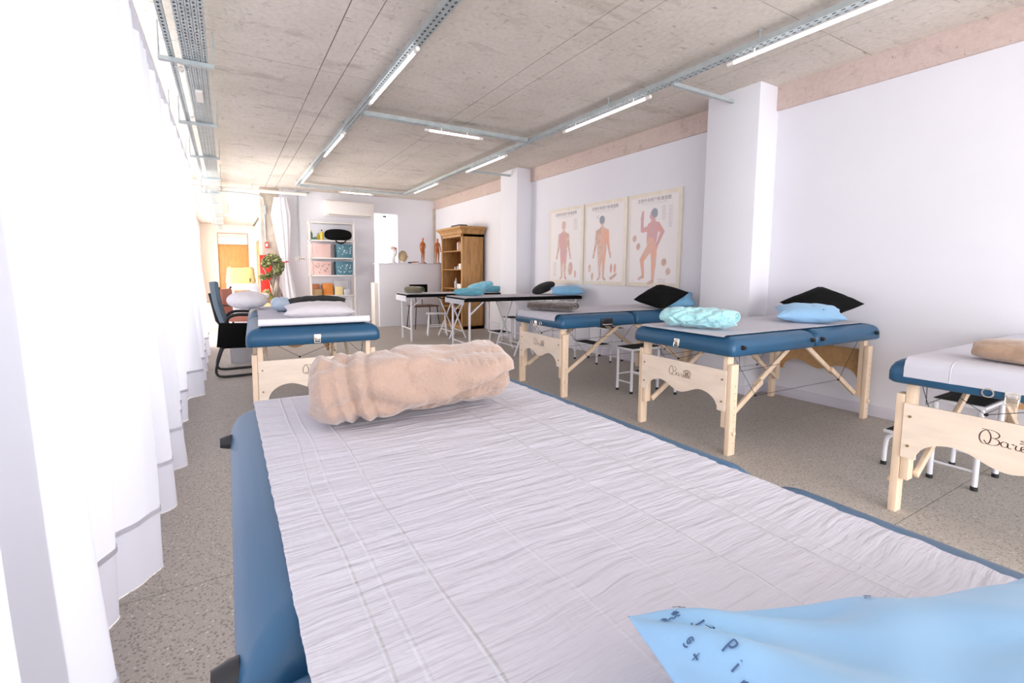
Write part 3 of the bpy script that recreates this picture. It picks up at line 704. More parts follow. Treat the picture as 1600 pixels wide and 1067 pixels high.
# ------------------------------------------------------------------ paper sheets
def sheet(name, label, tb, x0, x1, y0, y1, drop_near=0, drop_far=0, mtl='paper', nu=120, nv=60, amp=.0016, jag=.003, T=.12, drop_side=0):
    """length along the table's local x; near end may hang over the edge"""
    loc, rz, L, Wd, zt = tb
    hl = L/2; zt += .0045
    o_ = []
    R_ = .045
    def path(s):            # s = distance from near fold line, returns x,z
        return s
    xa, xb = -hl - .004, hl + .004
    def fn(u, v):
        s0 = x0 - drop_near; s1 = x1 + drop_far
        s = s0 + (s1 - s0)*u; y = y0 + (y1 - y0)*v
        z = zt
        if s < xa + R_:
            e = xa + R_ - s; q = R_*pi/2
            if e < q: a = e/R_; x = xa + R_ - R_*sin(a); z = zt - R_*(1 - cos(a))
            else: x = xa; z = zt - R_ - (e - q)
        elif s > xb - R_:
            e = s - xb + R_; q = R_*pi/2
            if e < q: a = e/R_; x = xb - R_ + R_*sin(a); z = zt - R_*(1 - cos(a))
            else: x = xb; z = zt - R_ - (e - q)
        else: x = s
        ed = abs(y) - (Wd/2 - .055)
        if ed > 0 and drop_side: z -= ed*ed*6
        k = amp*(nz(x*14, y*5, 1) + .6*nz(x*40, y*8, 2))
        z += abs(k) + amp*.2
        if v in (0.0, 1.0): y += jag*(3.2 if (v == 0 and jag < .002) else 1)*(nz(x*40, v*9, 4) + .8*nz(x*110, v*5, 6)) + jag*.8*nz(x*8, v)
        if u in (0.0, 1.0): x += jag*nz(y*30, u*9, 4)
        return (x, y, z)
    o = MB().grid(fn, nu, nv).build(name, MT[mtl], None, smooth=180, fix=False)
    o.location = loc; o.rotation_euler = (0, 0, rz)
    sm = o.modifiers.new('thickness', 'SOLIDIFY'); sm.thickness = .0012; sm.offset = 1
    return tag(o, label, 'sheet')
sheet('paper_sheet', 'crinkled white disposable sheet spread over the foreground massage table', TB['near'], -.84, .825, -.302, .348, mtl='paper_near', drop_far=.03, drop_near=.0, nu=320, nv=110, amp=.0024, jag=.0012)
sheet('paper_sheet', 'white disposable sheet on the massage table beside the curtains', TB['b2'], -.90, .9, -.34, .34)
sheet('paper_sheet', 'white disposable sheet under the dark brown blanket, hanging over the table end', TB['b3'], -.87, .86, -.30, .335, drop_near=.085)
sheet('paper_sheet', 'white disposable sheet under the pale aqua blanket', TB['b4'], -.85, .86, -.335, .35, drop_near=.03)
sheet('paper_sheet', 'white disposable sheet hanging over the end of the table at the right edge', TB['b5'], -.86, .86, -.37, .345, drop_near=.075)
def local(tb, x, y, dz=0):
    loc, rz, L, Wd, zt = tb; a, b = rot2(x, y, rz); return (loc[0] + a, loc[1] + b, zt + .006 + dz)

# ------------------------------------------------------------------ rolls, blankets, pillows
def roll_mesh(L, r, turns, flat=.75, seed=1, wr=.006, wsc=9, twist=0, seam=-1.2, ns=60, nt_=40, tail=0, shift=.03, taper=0, sag=0, diag=0, ridge=.012, gap=.86, crease=.004, csc=5, folds=(), slant=0, endr=0):
    """a rolled blanket: a spiral layer of cloth lofted along x"""
    th = r/(turns + .6); m = MB(); rings = []
    n = int(turns*nt_)
    for i in range(ns + 1):
        u = i/ns; x = (u - .5)*L
        ring_o = []; ring_i = []
        ph = seam + twist*u
        for k in range(n + 1):
            t = k/n; a = ph - 2*pi*turns*(1 - t)
            rad = th*.45 + (r - th*.45)*t
            outer = t > 1 - 1/turns
            hth = th*gap/2
            e_ = shift*nz(t*turns*1.7, seed*3.1, u > .5)*(1 if abs(u-.5) > .42 else 0)*(abs(u - .5) - .42)/.08
            wv = wr*(nz(x*wsc + seed, cos(a)*1.6, sin(a)*1.6 + seed) + .5*nz(x*wsc*2.6, cos(a)*3 + seed, sin(a)*3))
            dg = x*diag + a*.16
            wv += ridge*max(0, nz(dg*9 + seed, x*2.0, seed) - .12)*1.3 - ridge*.9*max(0, nz(dg*12 + seed*2, x*3.0, seed + 4) - .2)
            if outer or turns < 0:
                wv -= crease*exp(-(nz(x*csc + a*.5, a*.9 - x*csc*.55, seed*2.7)/.07)**2)
                wv -= crease*.6*exp(-(nz(x*csc*1.9 - a*.7, a*1.6 + x*csc*.8, seed*5.1 + 7)/.06)**2)
            if abs(u - .5) > .47: hh = hth*.75
            else: hh = hth
            tp = 1 - taper*(abs(2*u - 1))**4
            for fx, fw_, fd in folds: wv += fd*exp(-((x + .02*sin(a*1.3) - fx)/fw_)**2)
            if endr: tp *= sqrt(max(.05, 1 - max(0, (abs(x) - (L/2 - endr))/endr)**2*.55))
            e_ += slant*(1 if u < .5 else -.4)*(sin(a))*abs(2*u - 1)**2
            ro = (rad + hh + wv)*tp; ri = (rad - hh + wv*(1 if outer else .3))*tp
            sy_ = 1.0; sz_ = flat
            for rr, lst in ((ro, ring_o), (max(ri, .002), ring_i)):
                yy = rr*cos(a); zz = rr*sin(a)*sz_
                if zz < 0: zz *= .93
                lst.append((x + e_, yy*(1 + (1-flat)*.35), zz + r*sz_*.93))
        rings.append(ring_o + ring_i[::-1])
    K = len(rings[0]); vs = [p for rg in rings for p in rg]
    fs = [(i*K+k, i*K+(k+1) % K, (i+1)*K+(k+1) % K, (i+1)*K+k) for i in range(ns) for k in range(K)]
    h = n + 1
    for base in (0, ns*K):
        for k in range(n): fs.append((base+k, base+k+1, base + K-2-k, base + K-1-k))
    mn = min(v[2] for v in vs)
    vs = [(v[0], v[1], max(v[2] - mn, 0.0)) for v in vs]
    m.add(vs, fs); return m
def soft(o, lvl=1):
    s = o.modifiers.new('soften', 'SUBSURF'); s.levels = lvl; s.render_levels = lvl; return o
def place(o, loc, rz=0, rx=0, ry=0):
    o.location = loc; o.rotation_euler = (rx, ry, rz); return o
def crot(yawoff, tilt, roll=0, va=29.4):
    """turn, then lean about the room-wide axis the viewer of the bed sees as left-right, then roll"""
    ax = Vector((cos(R(va)), -sin(R(va)), 0)); fo = Vector((sin(R(va)), cos(R(va)), 0))
    M = Matrix.Rotation(R(roll), 3, fo) @ Matrix.Rotation(R(tilt), 3, ax) @ Matrix.Rotation(R(-va + yawoff), 3, 'Z')
    return tuple(M.to_euler())
def pillow_fn(wx, wy, T, seed, pinch=.10, wr=.006, bend=0, rnd=False):
    def h(u, v):
        if rnd: e = max(0, 1 - u*u - v*v + u*u*v*v); return T*.5*e**.5
        e = max(0, (1 - abs(u)**2.6))*max(0, (1 - abs(v)**2.6)); return T*.5*e**.55
    def fn(u, v, s):
        px = wx/2*u*(1 - pinch*(1 - v*v)*abs(u)**2); py = wy/2*v*(1 - pinch*(1 - u*u)*abs(v)**2)
        hh = h(u, v)
        if rnd: px = wx/2*u*sqrt(1 - v*v/2); py = wy/2*v*sqrt(1 - u*u/2)
        ck = .6*wr*exp(-(nz(px*5 + seed, py*5, seed)/.06)**2)*min(1, hh/(T*.25 + 1e-6))
        k = wr*(nz(px*9, py*9, seed + s) + .6*nz(px*22, py*22, seed + 3 + s))*min(1, hh/(T*.2 + 1e-6))
        # gathers near the corners
        cr_ = wr*1.1*sin(14*atan2(abs(v) - 1.1, abs(u) - 1.1))*exp(-((1-abs(u))**2 + (1-abs(v))**2)*5)*min(1, hh/(T*.2))
        return Vector((px, py, s*(hh + k + cr_ - ck) + bend*(u*u)*wx*.2 + bend*v*v*.0))
    return fn
def pillow(name, label, loc, wx, wy, T, m, seed=1, rot=(0, 0, 0), pinch=.10, wr=.006, n=44, bend=0, piping=None, rest=True, rnd=False):
    fn = pillow_fn(wx, wy, T, seed, pinch, wr, bend, rnd)
    mb = MB()
    for s in (1, -1):
        mb.grid(lambda a, b: fn(sin((a*2 - 1)*pi/2), sin((b*2 - 1)*pi/2), s), n, n)
    o = mb.build(name, m, None, smooth=180)
    bm = bmesh.new(); bm.from_mesh(o.data); bmesh.ops.remove_doubles(bm, verts=bm.verts, dist=.0005); bmesh.ops.recalc_face_normals(bm, faces=bm.faces)
    for e in bm.edges: e.smooth = True
    bm.to_mesh(o.data); bm.free()
    rm = Euler(rot).to_matrix()
    z0 = min((rm @ v.co).z for v in o.data.vertices) if rest else -T/2
    o.rotation_euler = rot; o.location = (loc[0], loc[1], loc[2] - z0)
    tag(o, label, 'pillow' if 'cushion' not in name else 'cushion')
    return o, fn

# main beige blanket roll in the foreground
rm_ = roll_mesh(.42, .086, 2.15, flat=.84, seed=3, wr=.013, wsc=8, twist=-1.75, seam=-1.8, ns=150, nt_=64, shift=.03, diag=.7, ridge=.018, taper=.04, crease=.009, csc=3.2, folds=((-.18, .010, .006), (-.15, .008, .008), (-.13, .006, -.007), (-.112, .008, .006), (-.095, .006, -.005)), slant=-.006, endr=.032)
o = rm_.build('rolled_blanket', MT['beige'], None, smooth=180); soft(o)
place(o, (.350, .962, .838), R(-5)); tag(o, 'large beige fleece blanket rolled up on the foreground massage table', 'blanket')
# tan fleece on the right-edge table
o = roll_mesh(.60, .085, 2.4, flat=.66, crease=.005, seed=8, wr=.004, wsc=6, seam=-2.2, ns=60, nt_=40, shift=.03, taper=.30, ridge=.006).build('rolled_blanket', MT['tan'], None, smooth=180); soft(o)
place(o, (2.93, .44, .762), R(-97)); tag(o, 'tan fleece blanket roll on the table at the right edge', 'blanket')
# dark brown folded blanket
o = roll_mesh(.48, .098, 2.2, flat=.50, crease=.007, seed=12, wr=.008, wsc=9, seam=-2.0, ns=60, nt_=40, shift=.02, taper=.12).build('folded_blanket', MT['brown'], None, smooth=180); soft(o)
place(o, (2.80, 3.68, .759), R(-66)); tag(o, 'dark brown fleece blanket folded flat on the table before the posters', 'blanket')
# pale aqua crumpled blanket
o = roll_mesh(.46, .10, 2.3, flat=.66, seed=21, wr=.018, wsc=11, twist=.7, seam=-1.8, ns=110, nt_=56, shift=.06, taper=.30, diag=1.5, ridge=.03, crease=.014, csc=5.5).build('crumpled_blanket', MT['aqua'], None, smooth=180); soft(o)
place(o, (2.83, 2.07, .759), R(-66)); tag(o, 'pale aqua blanket loosely rolled on the table at the right pillar', 'blanket')

# near pillow, light blue with printed words
pn_, pf = pillow('pillow', 'light blue pillow printed with navy doodles in the bottom right corner', (.423, -.085, .838), .57, .44, .11, MT['skyblue'], seed=5, rot=(0, 0, R(-23)), pinch=.05, wr=.010, n=80)
def on_pillow(fn, strokes, u0, v0, su, sv, ang, w, T):
    def mp(x, y, d):
        a, b = rot2(x*su, y*sv, ang); p = fn(max(-.999, min(.999, u0 + a)), max(-.999, min(.999, v0 + b)), 1); return p + Vector((0, 0, .0015))
    return ribbons(strokes, w, mp)
GL = {'J': [[(.45, 1), (.45, .2), (.3, 0), (.1, .1)]], 'i': [[(.3, .6), (.3, 0)], [(.3, .8), (.3, .86)]],
      'n': [[(.1, .6), (.1, 0)], [(.1, .45), (.35, .62), (.55, .45), (.55, 0)]], 'P': [[(.1, 1), (.1, 0)], [(.1, 1), (.5, .95), (.55, .7), (.4, .5), (.1, .5)]],
      'flower': [petal(.5, .4, R(a), .38, .16) for a in range(0, 180, 45)] + [[(-.4, .0), (-.1, .25), (.2, .0), (.45, .15), (.9, 0)]],
      'swirl': [[(.5, .5), (.6, .6), (.7, .45), (.5, .3), (.3, .5), (.5, .8), (.9, .7)], [(.1, .1), (.4, .0), (.8, .1)]], 'plus': [[(.1, .5), (.9, .5)], [(.5, .1), (.5, .9)]]}
mb = MB()
for g, u_, v_, a_, s_ in (('J', -.885, .90, -80, .07), ('i', -.888, .86, -80, .07), ('n', -.892, .82, -80, .07), ('P', -.905, .72, -80, .07), ('i', -.91, .68, -80, .07), ('n', -.915, .64, -80, .07),
                     ('swirl', -.955, .80, -80, .05), ('plus', -.958, .74, 0, .05), ('swirl', -.965, .64, -80, .05), ('flower', -.945, .925, 0, .05), ('flower', -.915, .93, 0, .05),
                     ('flower', -.885, .972, 0, .06), ('flower', -.84, .97, 0, .06), ('swirl', -.79, .98, 0, .06), ('flower', -.76, .965, 0, .05), ('flower', -.42, .90, 20, .06), ('swirl', -.36, .91, 20, .06)):
    k = on_pillow(pf, GL[g], u_, v_, s_*.44, s_*.44, R(a_), .12, .13); mb.add(k.v, k.f)
tag(mb.build('printed_doodle', MT['print'], pn_), kind='stuff')
def doodles(fn, par, seeds, side=1, s_=.08):
    mb = MB()
    for i, (u_, v_) in enumerate(seeds):
        k = on_pillow(fn, GL['flower' if i % 2 else 'swirl'], u_, v_, s_, s_, R(37*i), .13, .1); mb.add(k.v, k.f)
    tag(mb.build('printed_doodle', MT['print'], par), kind='stuff')
# table at the pillar: blue pillow and black cushion
p, fn = pillow('pillow', 'light blue pillow with small navy prints leaning by the black cushion near the right pillar', (3.92, 1.91, .759), .44, .32, .13, MT['skyblue'], seed=9, rot=crot(2, 10, 0, 60), wr=.008)
doodles(fn, p, [(-.2, -.5), (.1, -.2), (-.4, .1), (.2, .4), (-.5, .5), (.4, -.6), (-.6, -.2), (.5, .1)])
pillow('cushion', 'black square cushion standing on its corner against the wall behind the blue pillow', (4.17, 1.95, .775), .40, .40, .16, MT['blackfab'], seed=11, rot=crot(47, 26, 0, 64), pinch=.16, wr=.004)
pillow('cushion', 'black square cushion leaning on a blue pillow in front of the largest poster', (4.03, 3.42, .765), .40, .40, .16, MT['blackfab'], seed=13, rot=crot(47, 24, -8, 49), pinch=.10, wr=.004)
p, fn = pillow('pillow', 'blue pillow half hidden behind the black cushion below the largest poster', (4.22, 3.36, .762), .34, .28, .14, MT['blue_pil'], seed=14, rot=crot(5, 24, 0, 50))
doodles(fn, p, [(-.3, -.5), (.1, -.3), (.3, -.7), (-.4, .1)])

# ------------------------------------------------------------------ bed beside the curtains: its bedding
rl = MB().lathe([(.006, 0), (.022, 0), (.0225, .01), (.0225, .69), (.022, .70), (.006, .70)], seg=24)
o = rl.build('paper_roll', MT['paperroll'], None); o.location = (.160, 3.275, .815); o.rotation_euler = (0, R(90), R(-3)); tag(o, 'white paper roll lying across the near end of the table beside the curtains', 'paper roll')
pillow('pillow', 'white pillow on the table beside the curtains', (.60, 3.68, .792), .50, .32, .115, MT['whitepil'], seed=31, rot=(R(6), 0, R(-6)))
pillow('cushion', 'charcoal cushion propped behind the white pillow on the table beside the curtains', (.68, 4.22, .792), .50, .34, .12, MT['greyfab'], seed=32, rot=(R(10), 0, R(-6)), wr=.004)
pillow('pillow', 'pale blue grey pillow end showing left of the charcoal cushion', (.40, 4.42, .792), .17, .24, .12, MT['bluegrey'], seed=33, rot=(R(6), 0, R(-4)), wr=.012)
pillow('pillow', 'rounded white pillow at the far left corner of the table beside the curtains', (.155, 4.80, .792), .34, .30, .17, MT['whitepil'], seed=34, rot=(R(6), R(0), R(4)), rnd=True)

# ------------------------------------------------------------------ white metal treatment tables
def metal_table(label, loc, rz, L, Wd, zt, handle=False):
    t = thing('treatment_table', label, 'treatment table', loc, rz)
    hl, hw_ = L/2, Wd/2; T = .045; hb = zt - T
    rings_ = [rrect(-hl + i_, hl - i_, -hw_ + i_, hw_ - i_, .03, 4, hb + z) for i_, z in ((.006, 0), (0, .006), (0, .036), (.006, .043), (.02, .045))]
    MB().loft(rings_).build('table_top', MT['blackfab'], t, smooth=50)
    ly = hw_ - .055; r = .0125
    for sx in (-1, 1):
        x = sx*(hl - .09)
        for sy in (-1, 1):
            MB().bar((x, sy*ly, 0), (x, sy*ly, hb), .025, .025).build('leg', MT['white_metal'], t, bevel=.004)
            MB().bar((x - sx*.005, sy*ly, hb - .17), (x - sx*.20, sy*ly, hb), .018, .018).build('strut', MT['white_metal'], t)
        MB().bar((x, -ly, .20), (x, ly, .20), .018, .018).build('cross_bar', MT['white_metal'], t)
    for sy in (-1, 1):
        for a, b in ((-.17, .13), (.13, -.17)):
            MB().tube([(a, sy*ly, 0), (b, sy*ly, hb)], r, 10).build('folding_leg', MT['white_metal'], t)
    for a in (-.12, .08): MB().tube([(a, -ly, .12), (a, ly, .12)], .008, 8).build('cross_bar', MT['white_metal'], t)
    if handle:
        MB().tube(catmull([(-.40, -hw_, hb + .02), (-.38, -hw_ - .01, hb - .012), (-.30, -hw_ - .012, hb - .026), (-.22, -hw_ - .01, hb - .012), (-.20, -hw_, hb + .02)], 5), .008, 8).build('strap_handle', MT['blackfab'], t)
    return t
TM1 = ((3.53, 5.52, 0), R(-3), 1.84, .68, .80)
TM2 = ((3.42, 7.36, 0), R(-3), 1.84, .63, .765)
metal_table('white-legged treatment table with black edge reaching the wall by the smallest poster', *TM1)
metal_table('white-legged treatment table farthest back, in front of the half wall', *TM2, handle=True)
sheet('paper_sheet', 'white paper sheet over the table by the smallest poster, folded down at its end', TM1, -.93, .92, -.325, .34, drop_near=.06, jag=.006, T=.045)
sheet('paper_sheet', 'white paper sheet draped over the farthest treatment table', TM2, -.92, .9, -.29, .315, drop_near=.10, jag=.004, T=.045)
o = roll_mesh(.33, .068, 2.3, flat=.84, crease=.006, seed=41, wr=.006, seam=-1.9, ns=40, nt_=36, taper=.1).build('rolled_blanket', MT['olive'], None, smooth=180)
place(o, (2.74, 7.42, .772), R(-58)); tag(o, 'olive green rolled blanket on the farthest treatment table', 'blanket')
o = roll_mesh(.42, .085, 2.2, flat=.62, crease=.014, csc=7, seed=43, wr=.014, seam=-1.9, ns=44, nt_=36, taper=.35, ridge=.02, diag=1.0).build('crumpled_towel', MT['teal'], None, smooth=180)
place(o, (2.93, 5.74, .807), R(-48)); tag(o, 'turquoise towel crumpled on the table by the smallest poster', 'towel')
o = roll_mesh(.46, .11, 2.0, flat=.75, crease=.012, seed=47, wr=.014, seam=-1.9, ns=44, nt_=36, taper=.45, ridge=.015).build('rolled_towel', MT['teal2'], None, smooth=180)
place(o, (3.95, 7.30, .780), R(-30), 0, R(-14)); tag(o, 'large sky blue towel on the farthest treatment table, before the bookcase', 'towel')
o = roll_mesh(.34, .075, 2.0, flat=.72, seed=49, wr=.010, seam=-1.9, ns=40, nt_=30, taper=.4).build('rolled_towel', MT['teal'], None, smooth=180)
place(o, (4.16, 7.28, .772), R(-10)); tag(o, 'darker turquoise towel partly hidden by the left pillar', 'towel')
pillow('cushion', 'round dark cushion leaning on the blue pillow below the smallest poster', (4.09, 5.62, .806), .36, .36, .13, MT['greyfab'], seed=51, rot=crot(0, 12, -22, 38), pinch=.0, wr=.003, rnd=True)
p, fn = pillow('pillow', 'blue pillow lying beside the dark cushion below the smallest poster', (4.20, 5.20, .806), .46, .28, .12, MT['blue_pil'], seed=52, rot=crot(5, 12, 0, 38))
doodles(fn, p, [(-.3, -.5), (.1, -.1), (.3, .4), (-.5, .3), (-.1, -.7)])

# ------------------------------------------------------------------ posters
def quadm(mb, u0, u1, v0, v1, mp, d): mb.add([mp(u0, v0, d), mp(u1, v0, d), mp(u1, v1, d), mp(u0, v1, d)], [(0, 1, 2, 3)])
def capsule2(mb, mp, d, x0, y0, r0, x1, y1, r1, asp):
    """flat tapered limb; asp = poster width/height so that circles stay round"""
    a = atan2(y1 - y0, (x1 - x0)*asp); P = []
    for k in range(9): b = a + pi/2 + pi*k/8; P.append((x0 + r0*cos(b)/asp, y0 + r0*sin(b)))
    for k in range(9): b = a - pi/2 + pi*k/8; P.append((x1 + r1*cos(b)/asp, y1 + r1*sin(b)))
    mb.add([mp(u, v, d) for u, v in P], [tuple(range(len(P)))])
def text_mesh(body, size, align='CENTER'):
    c = bpy.data.curves.new('lettering', 'FONT'); c.body = body; c.size = size; c.align_x = align; c.resolution_u = 2
    o_ = bpy.data.objects.new('lettering', c); COL.objects.link(o_)
    dg = bpy.context.evaluated_depsgraph_get(); me = bpy.data.meshes.new_from_object(o_.evaluated_get(dg))
    bpy.data.objects.remove(o_); bpy.data.curves.remove(c)
    mb = MB(); mb.add([tuple(v.co) for v in me.vertices], [tuple(q.vertices) for q in me.polygons]); bpy.data.meshes.remove(me)
    return mb
FIG1 = dict(body='muscle', limbs=[(.40, .735, .028, .43, .58, .05, 0)], )
def poster(label, yfar, w, z0, h, figs, small, num):
    t = thing('anatomy_poster', label, 'poster', (XR, yfar, z0))
    mp = lambda u, v, d: (-d, -u*w, v*h); asp = w/h
    MB().prism([(0, 0), (1, 0), (1, 1), (0, 1)], mp, .001, .018).build('backing_board', MT['frame'], t, bevel=.002)
    b = .055; bw = b/w*.8; bh = b/h
    m = MB(); m.prism([(bw*.9, bh*.9), (1 - bw*1.1, bh*.9), (1 - bw*1.1, 1 - bh*.9), (bw*.9, 1 - bh*.9)], mp, .018, .0195)
    m.build('printed_sheet', MT['poster'], t)
    D = .0200
    for jj, (mt_, parts) in enumerate(figs):
        mb = MB()
        for i, q in enumerate(parts): capsule2(mb, mp, D + i*.00002 + jj*.0005, *q, asp)
        mb.build('printed_figure', MT[mt_], t, fix=False)
    for mt_, u, v, ru, rv, tilt in small:
        P = []
        for k in range(14):
            a = 2*pi*k/14; x, y = rot2(ru*cos(a), rv*sin(a)*(1 + .12*sin(2*a)), tilt); P.append((u + x/asp, v + y))
        mb = MB(); mb.add([mp(a_, b_, D) for a_, b_ in P], [tuple(range(14))]); mb.build('printed_detail', MT[mt_], t, fix=False)
    def put(body, size, u, v, mt_='ink', align='CENTER', sx=1):
        tm = text_mesh(body, size, align); tm.v = [(-D - .0002, -(u*w + x*sx), v*h + y) for x, y, z in tm.v]
        tm.build('printed_lettering', MT[mt_], t, fix=False)
    put('五色针灸经穴标准挂图', .050, .5, .905)
    put('Five Colour Acupuncture Points Charts', .024, .5, .880, 'inklight')
    put('--- ---- ------ ---- -- ----- ----- ----', .020, .5, .862, 'inklight')
    put(num, .035, .12, .055, 'inklight')
    m = MB()
    rnd = random.Random(num)
    for cx0, cx1, ya, yb in {'1': [(.74, .84, .70, .84), (.14, .24, .1, .28)], '2': [(.3, .36, .80, .84)], '3': [(.66, .72, .70, .84), (.78, .84, .62, .84), (.62, .75, .05, .085)]}[num]:
        x = cx0
        while x < cx1:
            y = ya
            while y < yb:
                quadm(m, x, x + .007, y, y + .012, mp, D); y += .016 + .010*rnd.random()
            x += .018
    tag(m.build('printed_notes', MT['inklight'], t, fix=False), kind='stuff')
    return t
stand = lambda c: [(c, .655, .03, c, .70, .022), (c - .0, .755, .040, c, .785, .042),            # neck, head
     (c - .055, .635, .045, c - .035, .50, .055), (c + .055, .635, .045, c + .035, .50, .055), (c, .64, .06, c, .45, .06), (c - .05, .655, .028, c + .05, .655, .028),
     (c - .115, .635, .032, c - .145, .50, .022), (c - .145, .50, .022, c - .19, .385, .014), (c - .19, .385, .018, c - .21, .335, .014),
     (c + .115, .635, .032, c + .145, .50, .022), (c + .145, .50, .022, c + .19, .385, .014), (c + .19, .385, .018, c + .21, .335, .014),
     (c - .05, .44, .045, c - .045, .27, .028), (c - .045, .27, .027, c - .045, .10, .014), (c - .045, .09, .016, c - .085, .065, .014),
     (c + .05, .44, .045, c + .045, .27, .028), (c + .045, .27, .027, c + .045, .10, .014), (c + .045, .09, .016, c + .085, .065, .014)]
half = lambda c: [(c + .045, .635, .045, c + .035, .50, .050), (c + .125, .635, .028, c + .15, .50, .018), (c + .15, .50, .018, c + .19, .39, .012), (c + .048, .44, .04, c + .045, .27, .024), (c + .045, .27, .022, c + .045, .11, .012)]
w3 = .79
poster('anatomy poster with a front-facing figure, smallest looking and farthest from the pillar', 5.97, w3, .963, 1.127,
       [('skinprint', stand(.45)), ('muscle', [(.40, .63, .05, .41, .48, .05), (.45, .5, .05, .45, .36, .05), (.41, .40, .035, .41, .28, .022), (.49, .40, .03, .49, .28, .02)])],
       [('skinprint', .66, .20, .048, .085, 0), ('muscle2', .80, .13, .02, .05, .1)], '1')
poster('anatomy poster with a back-facing figure, the middle one of three', 5.97 - .825, w3, .963, 1.127,
       [('skinprint', stand(.45)), ('muscle2', half(.45)), ('hairprint', [(.44, .775, .043, .44, .785, .043)])],
       [('skinprint', .15, .20, .022, .05, 0), ('skinprint', .22, .10, .022, .05, 0), ('muscle', .68, .20, .018, .055, 0), ('muscle2', .77, .20, .02, .055, 0), ('skinprint', .70, .09, .04, .02, .3), ('skinprint', .77, .12, .04, .016, .5)], '2')
c = .50
poster('anatomy poster with a striding figure raising one hand, nearest the pillar', 5.97 - 1.65, w3, .963, 1.127,
       [('muscle', [(c + .0, .685, .030, c, .72, .026), (c - .02, .745, .036, c + .005, .775, .044), (c - .03, .63, .06, c - .04, .48, .055), (c + .04, .64, .05, c - .0, .50, .05),
                    (c - .08, .625, .03, c - .20, .605, .024), (c - .21, .605, .022, c - .215, .72, .018), (c - .215, .73, .022, c - .205, .80, .014),
                    (c + .08, .65, .035, c + .175, .575, .026), (c + .175, .575, .024, c + .10, .465, .017), (c + .08, .45, .02, c + .07, .40, .012)]),
        ('muscle2', [(c - .04, .48, .05, c - .03, .41, .055), (c - .05, .42, .045, c - .20, .29, .030), (c - .20, .29, .028, c - .17, .13, .016), (c + .02, .42, .045, c + .03, .26, .032), (c + .03, .26, .032, c + .02, .08, .018)]),
        ('skinprint', [(c - .17, .11, .018, c - .25, .085, .014), (c + .02, .06, .02, c - .06, .04, .016)]),
        ('hairprint', [(c + .02, .785, .042, c + .03, .765, .034)])],
       [('skinprint', .14, .525, .028, .038, 0), ('skinprint', .22, .435, .028, .038, 0), ('skinprint', .72, .26, .034, .040, .2), ('skinprint', .80, .165, .030, .038, 0)], '3')

# ------------------------------------------------------------------ bookcase
bk = thing('bookcase', 'tall honey oak bookcase against the right wall behind the far pillar', 'bookcase', (3.98, 8.60, 0))
dpt, wd_, ht = .46, .96, 1.86
y0, y1 = -.50, .50
for yy in (y0, y1 - .035): MB().box(0.0, dpt, yy, yy + .035, 0, ht).build('side_panel', MT['oak'], bk, bevel=.003)
for yy in (y0 - .004, y1 - .056): MB().box(-.018, .0, yy, yy + .06, 0, ht).build('front_stile', MT['oak'], bk, bevel=.003)
MB().box(dpt - .015, dpt, y0, y1, 0, ht).build('back_board', MT['oakdark'], bk)
for z in (.10, .42, .80, 1.18, 1.55): MB().box(.0, dpt - .015, y0 + .035, y1 - .035, z - .02, z).build('shelf', MT['oak'], bk, bevel=.002)
MB().box(-.018, dpt, y0, y1, ht - .05, ht).build('top_rail', MT['oak'], bk)
MB().box(-.02, dpt, y0, y1, 0, .07).build('plinth', MT['oak'], bk, bevel=.004)
P = [(0, 0), (.018, .012), (.022, .05), (.055, .095), (.075, .105), (.075, .145), (0, .145)]
rings_ = [[(-.02 - a, y0 - a, ht + b), (dpt + .0, y0 - a, ht + b), (dpt + .0, y1 + a, ht + b), (-.02 - a, y1 + a, ht + b)] for a, b in P[:-1]]
MB().loft(rings_).build('cornice', MT['oak'], bk, smooth=20)
o = MB().loft([rrect(-.10 + i_, .10 - i_, -.22 + i_, .22 - i_, .05, 5, z) for i_, z in ((.01, 0), (0, .01), (0, .05), (.01, .06))]).build('flat_case', MT['navy'], None); o.location = (4.14, 8.60, 2.006); tag(o, 'flat dark navy case lying on top of the oak bookcase', 'case')
def boxthing(name, label, cat, x0, x1, y0, y1, z0, z1, m, bevel=.004, group=None):
    o = MB().box(x0, x1, y0, y1, z0, z1).build(name, MT[m], None, bevel=bevel); return tag(o, label, cat, group)
boxthing('book', 'white book with red top standing on the top shelf of the oak bookcase', 'book', 4.02, 4.17, 8.42, 8.45, 1.55, 1.71, 'whiteplastic')
boxthing('book', 'salmon book standing on the top shelf of the oak bookcase', 'book', 4.02, 4.17, 8.34, 8.37, 1.55, 1.73, 'salmon')
boxthing('book', 'khaki book on the top shelf of the oak bookcase, nearest the side panel', 'book', 4.0, 4.15, 8.24, 8.29, 1.55, 1.69, 'khaki')
boxthing('storage_box', 'small white box on the second shelf of the oak bookcase', 'box', 4.02, 4.2, 8.2, 8.38, 1.18, 1.29, 'whiteplastic')
boxthing('storage_box', 'small white box on the third shelf of the oak bookcase', 'box', 4.0, 4.2, 8.2, 8.42, .80, .89, 'whiteplastic')
def bottle(name, label, loc, r, h, m, capm='whiteplastic', cat='bottle'):
    t = thing(name, label, cat, loc)
    MB().lathe([(r*.9, 0), (r, .01), (r, h*.62), (r*.8, h*.72), (r*.35, h*.80), (r*.35, h*.88)], seg=14).build('bottle_body', MT[m], t)
    MB().lathe([(r*.42, h*.87), (r*.42, h), (r*.3, h)], seg=12).build('cap', MT[capm], t)
    return t
b_ = bottle('spray_bottle', 'grey spray bottle on the third shelf of the oak bookcase', (4.05, 8.56, .80), .035, .20, 'greyplastic')
bottle('glass_jar', 'small glass jar on the second shelf of the oak bookcase, beside the white box', (4.05, 8.47, 1.18), .025, .07, 'acrylic', cat='jar')
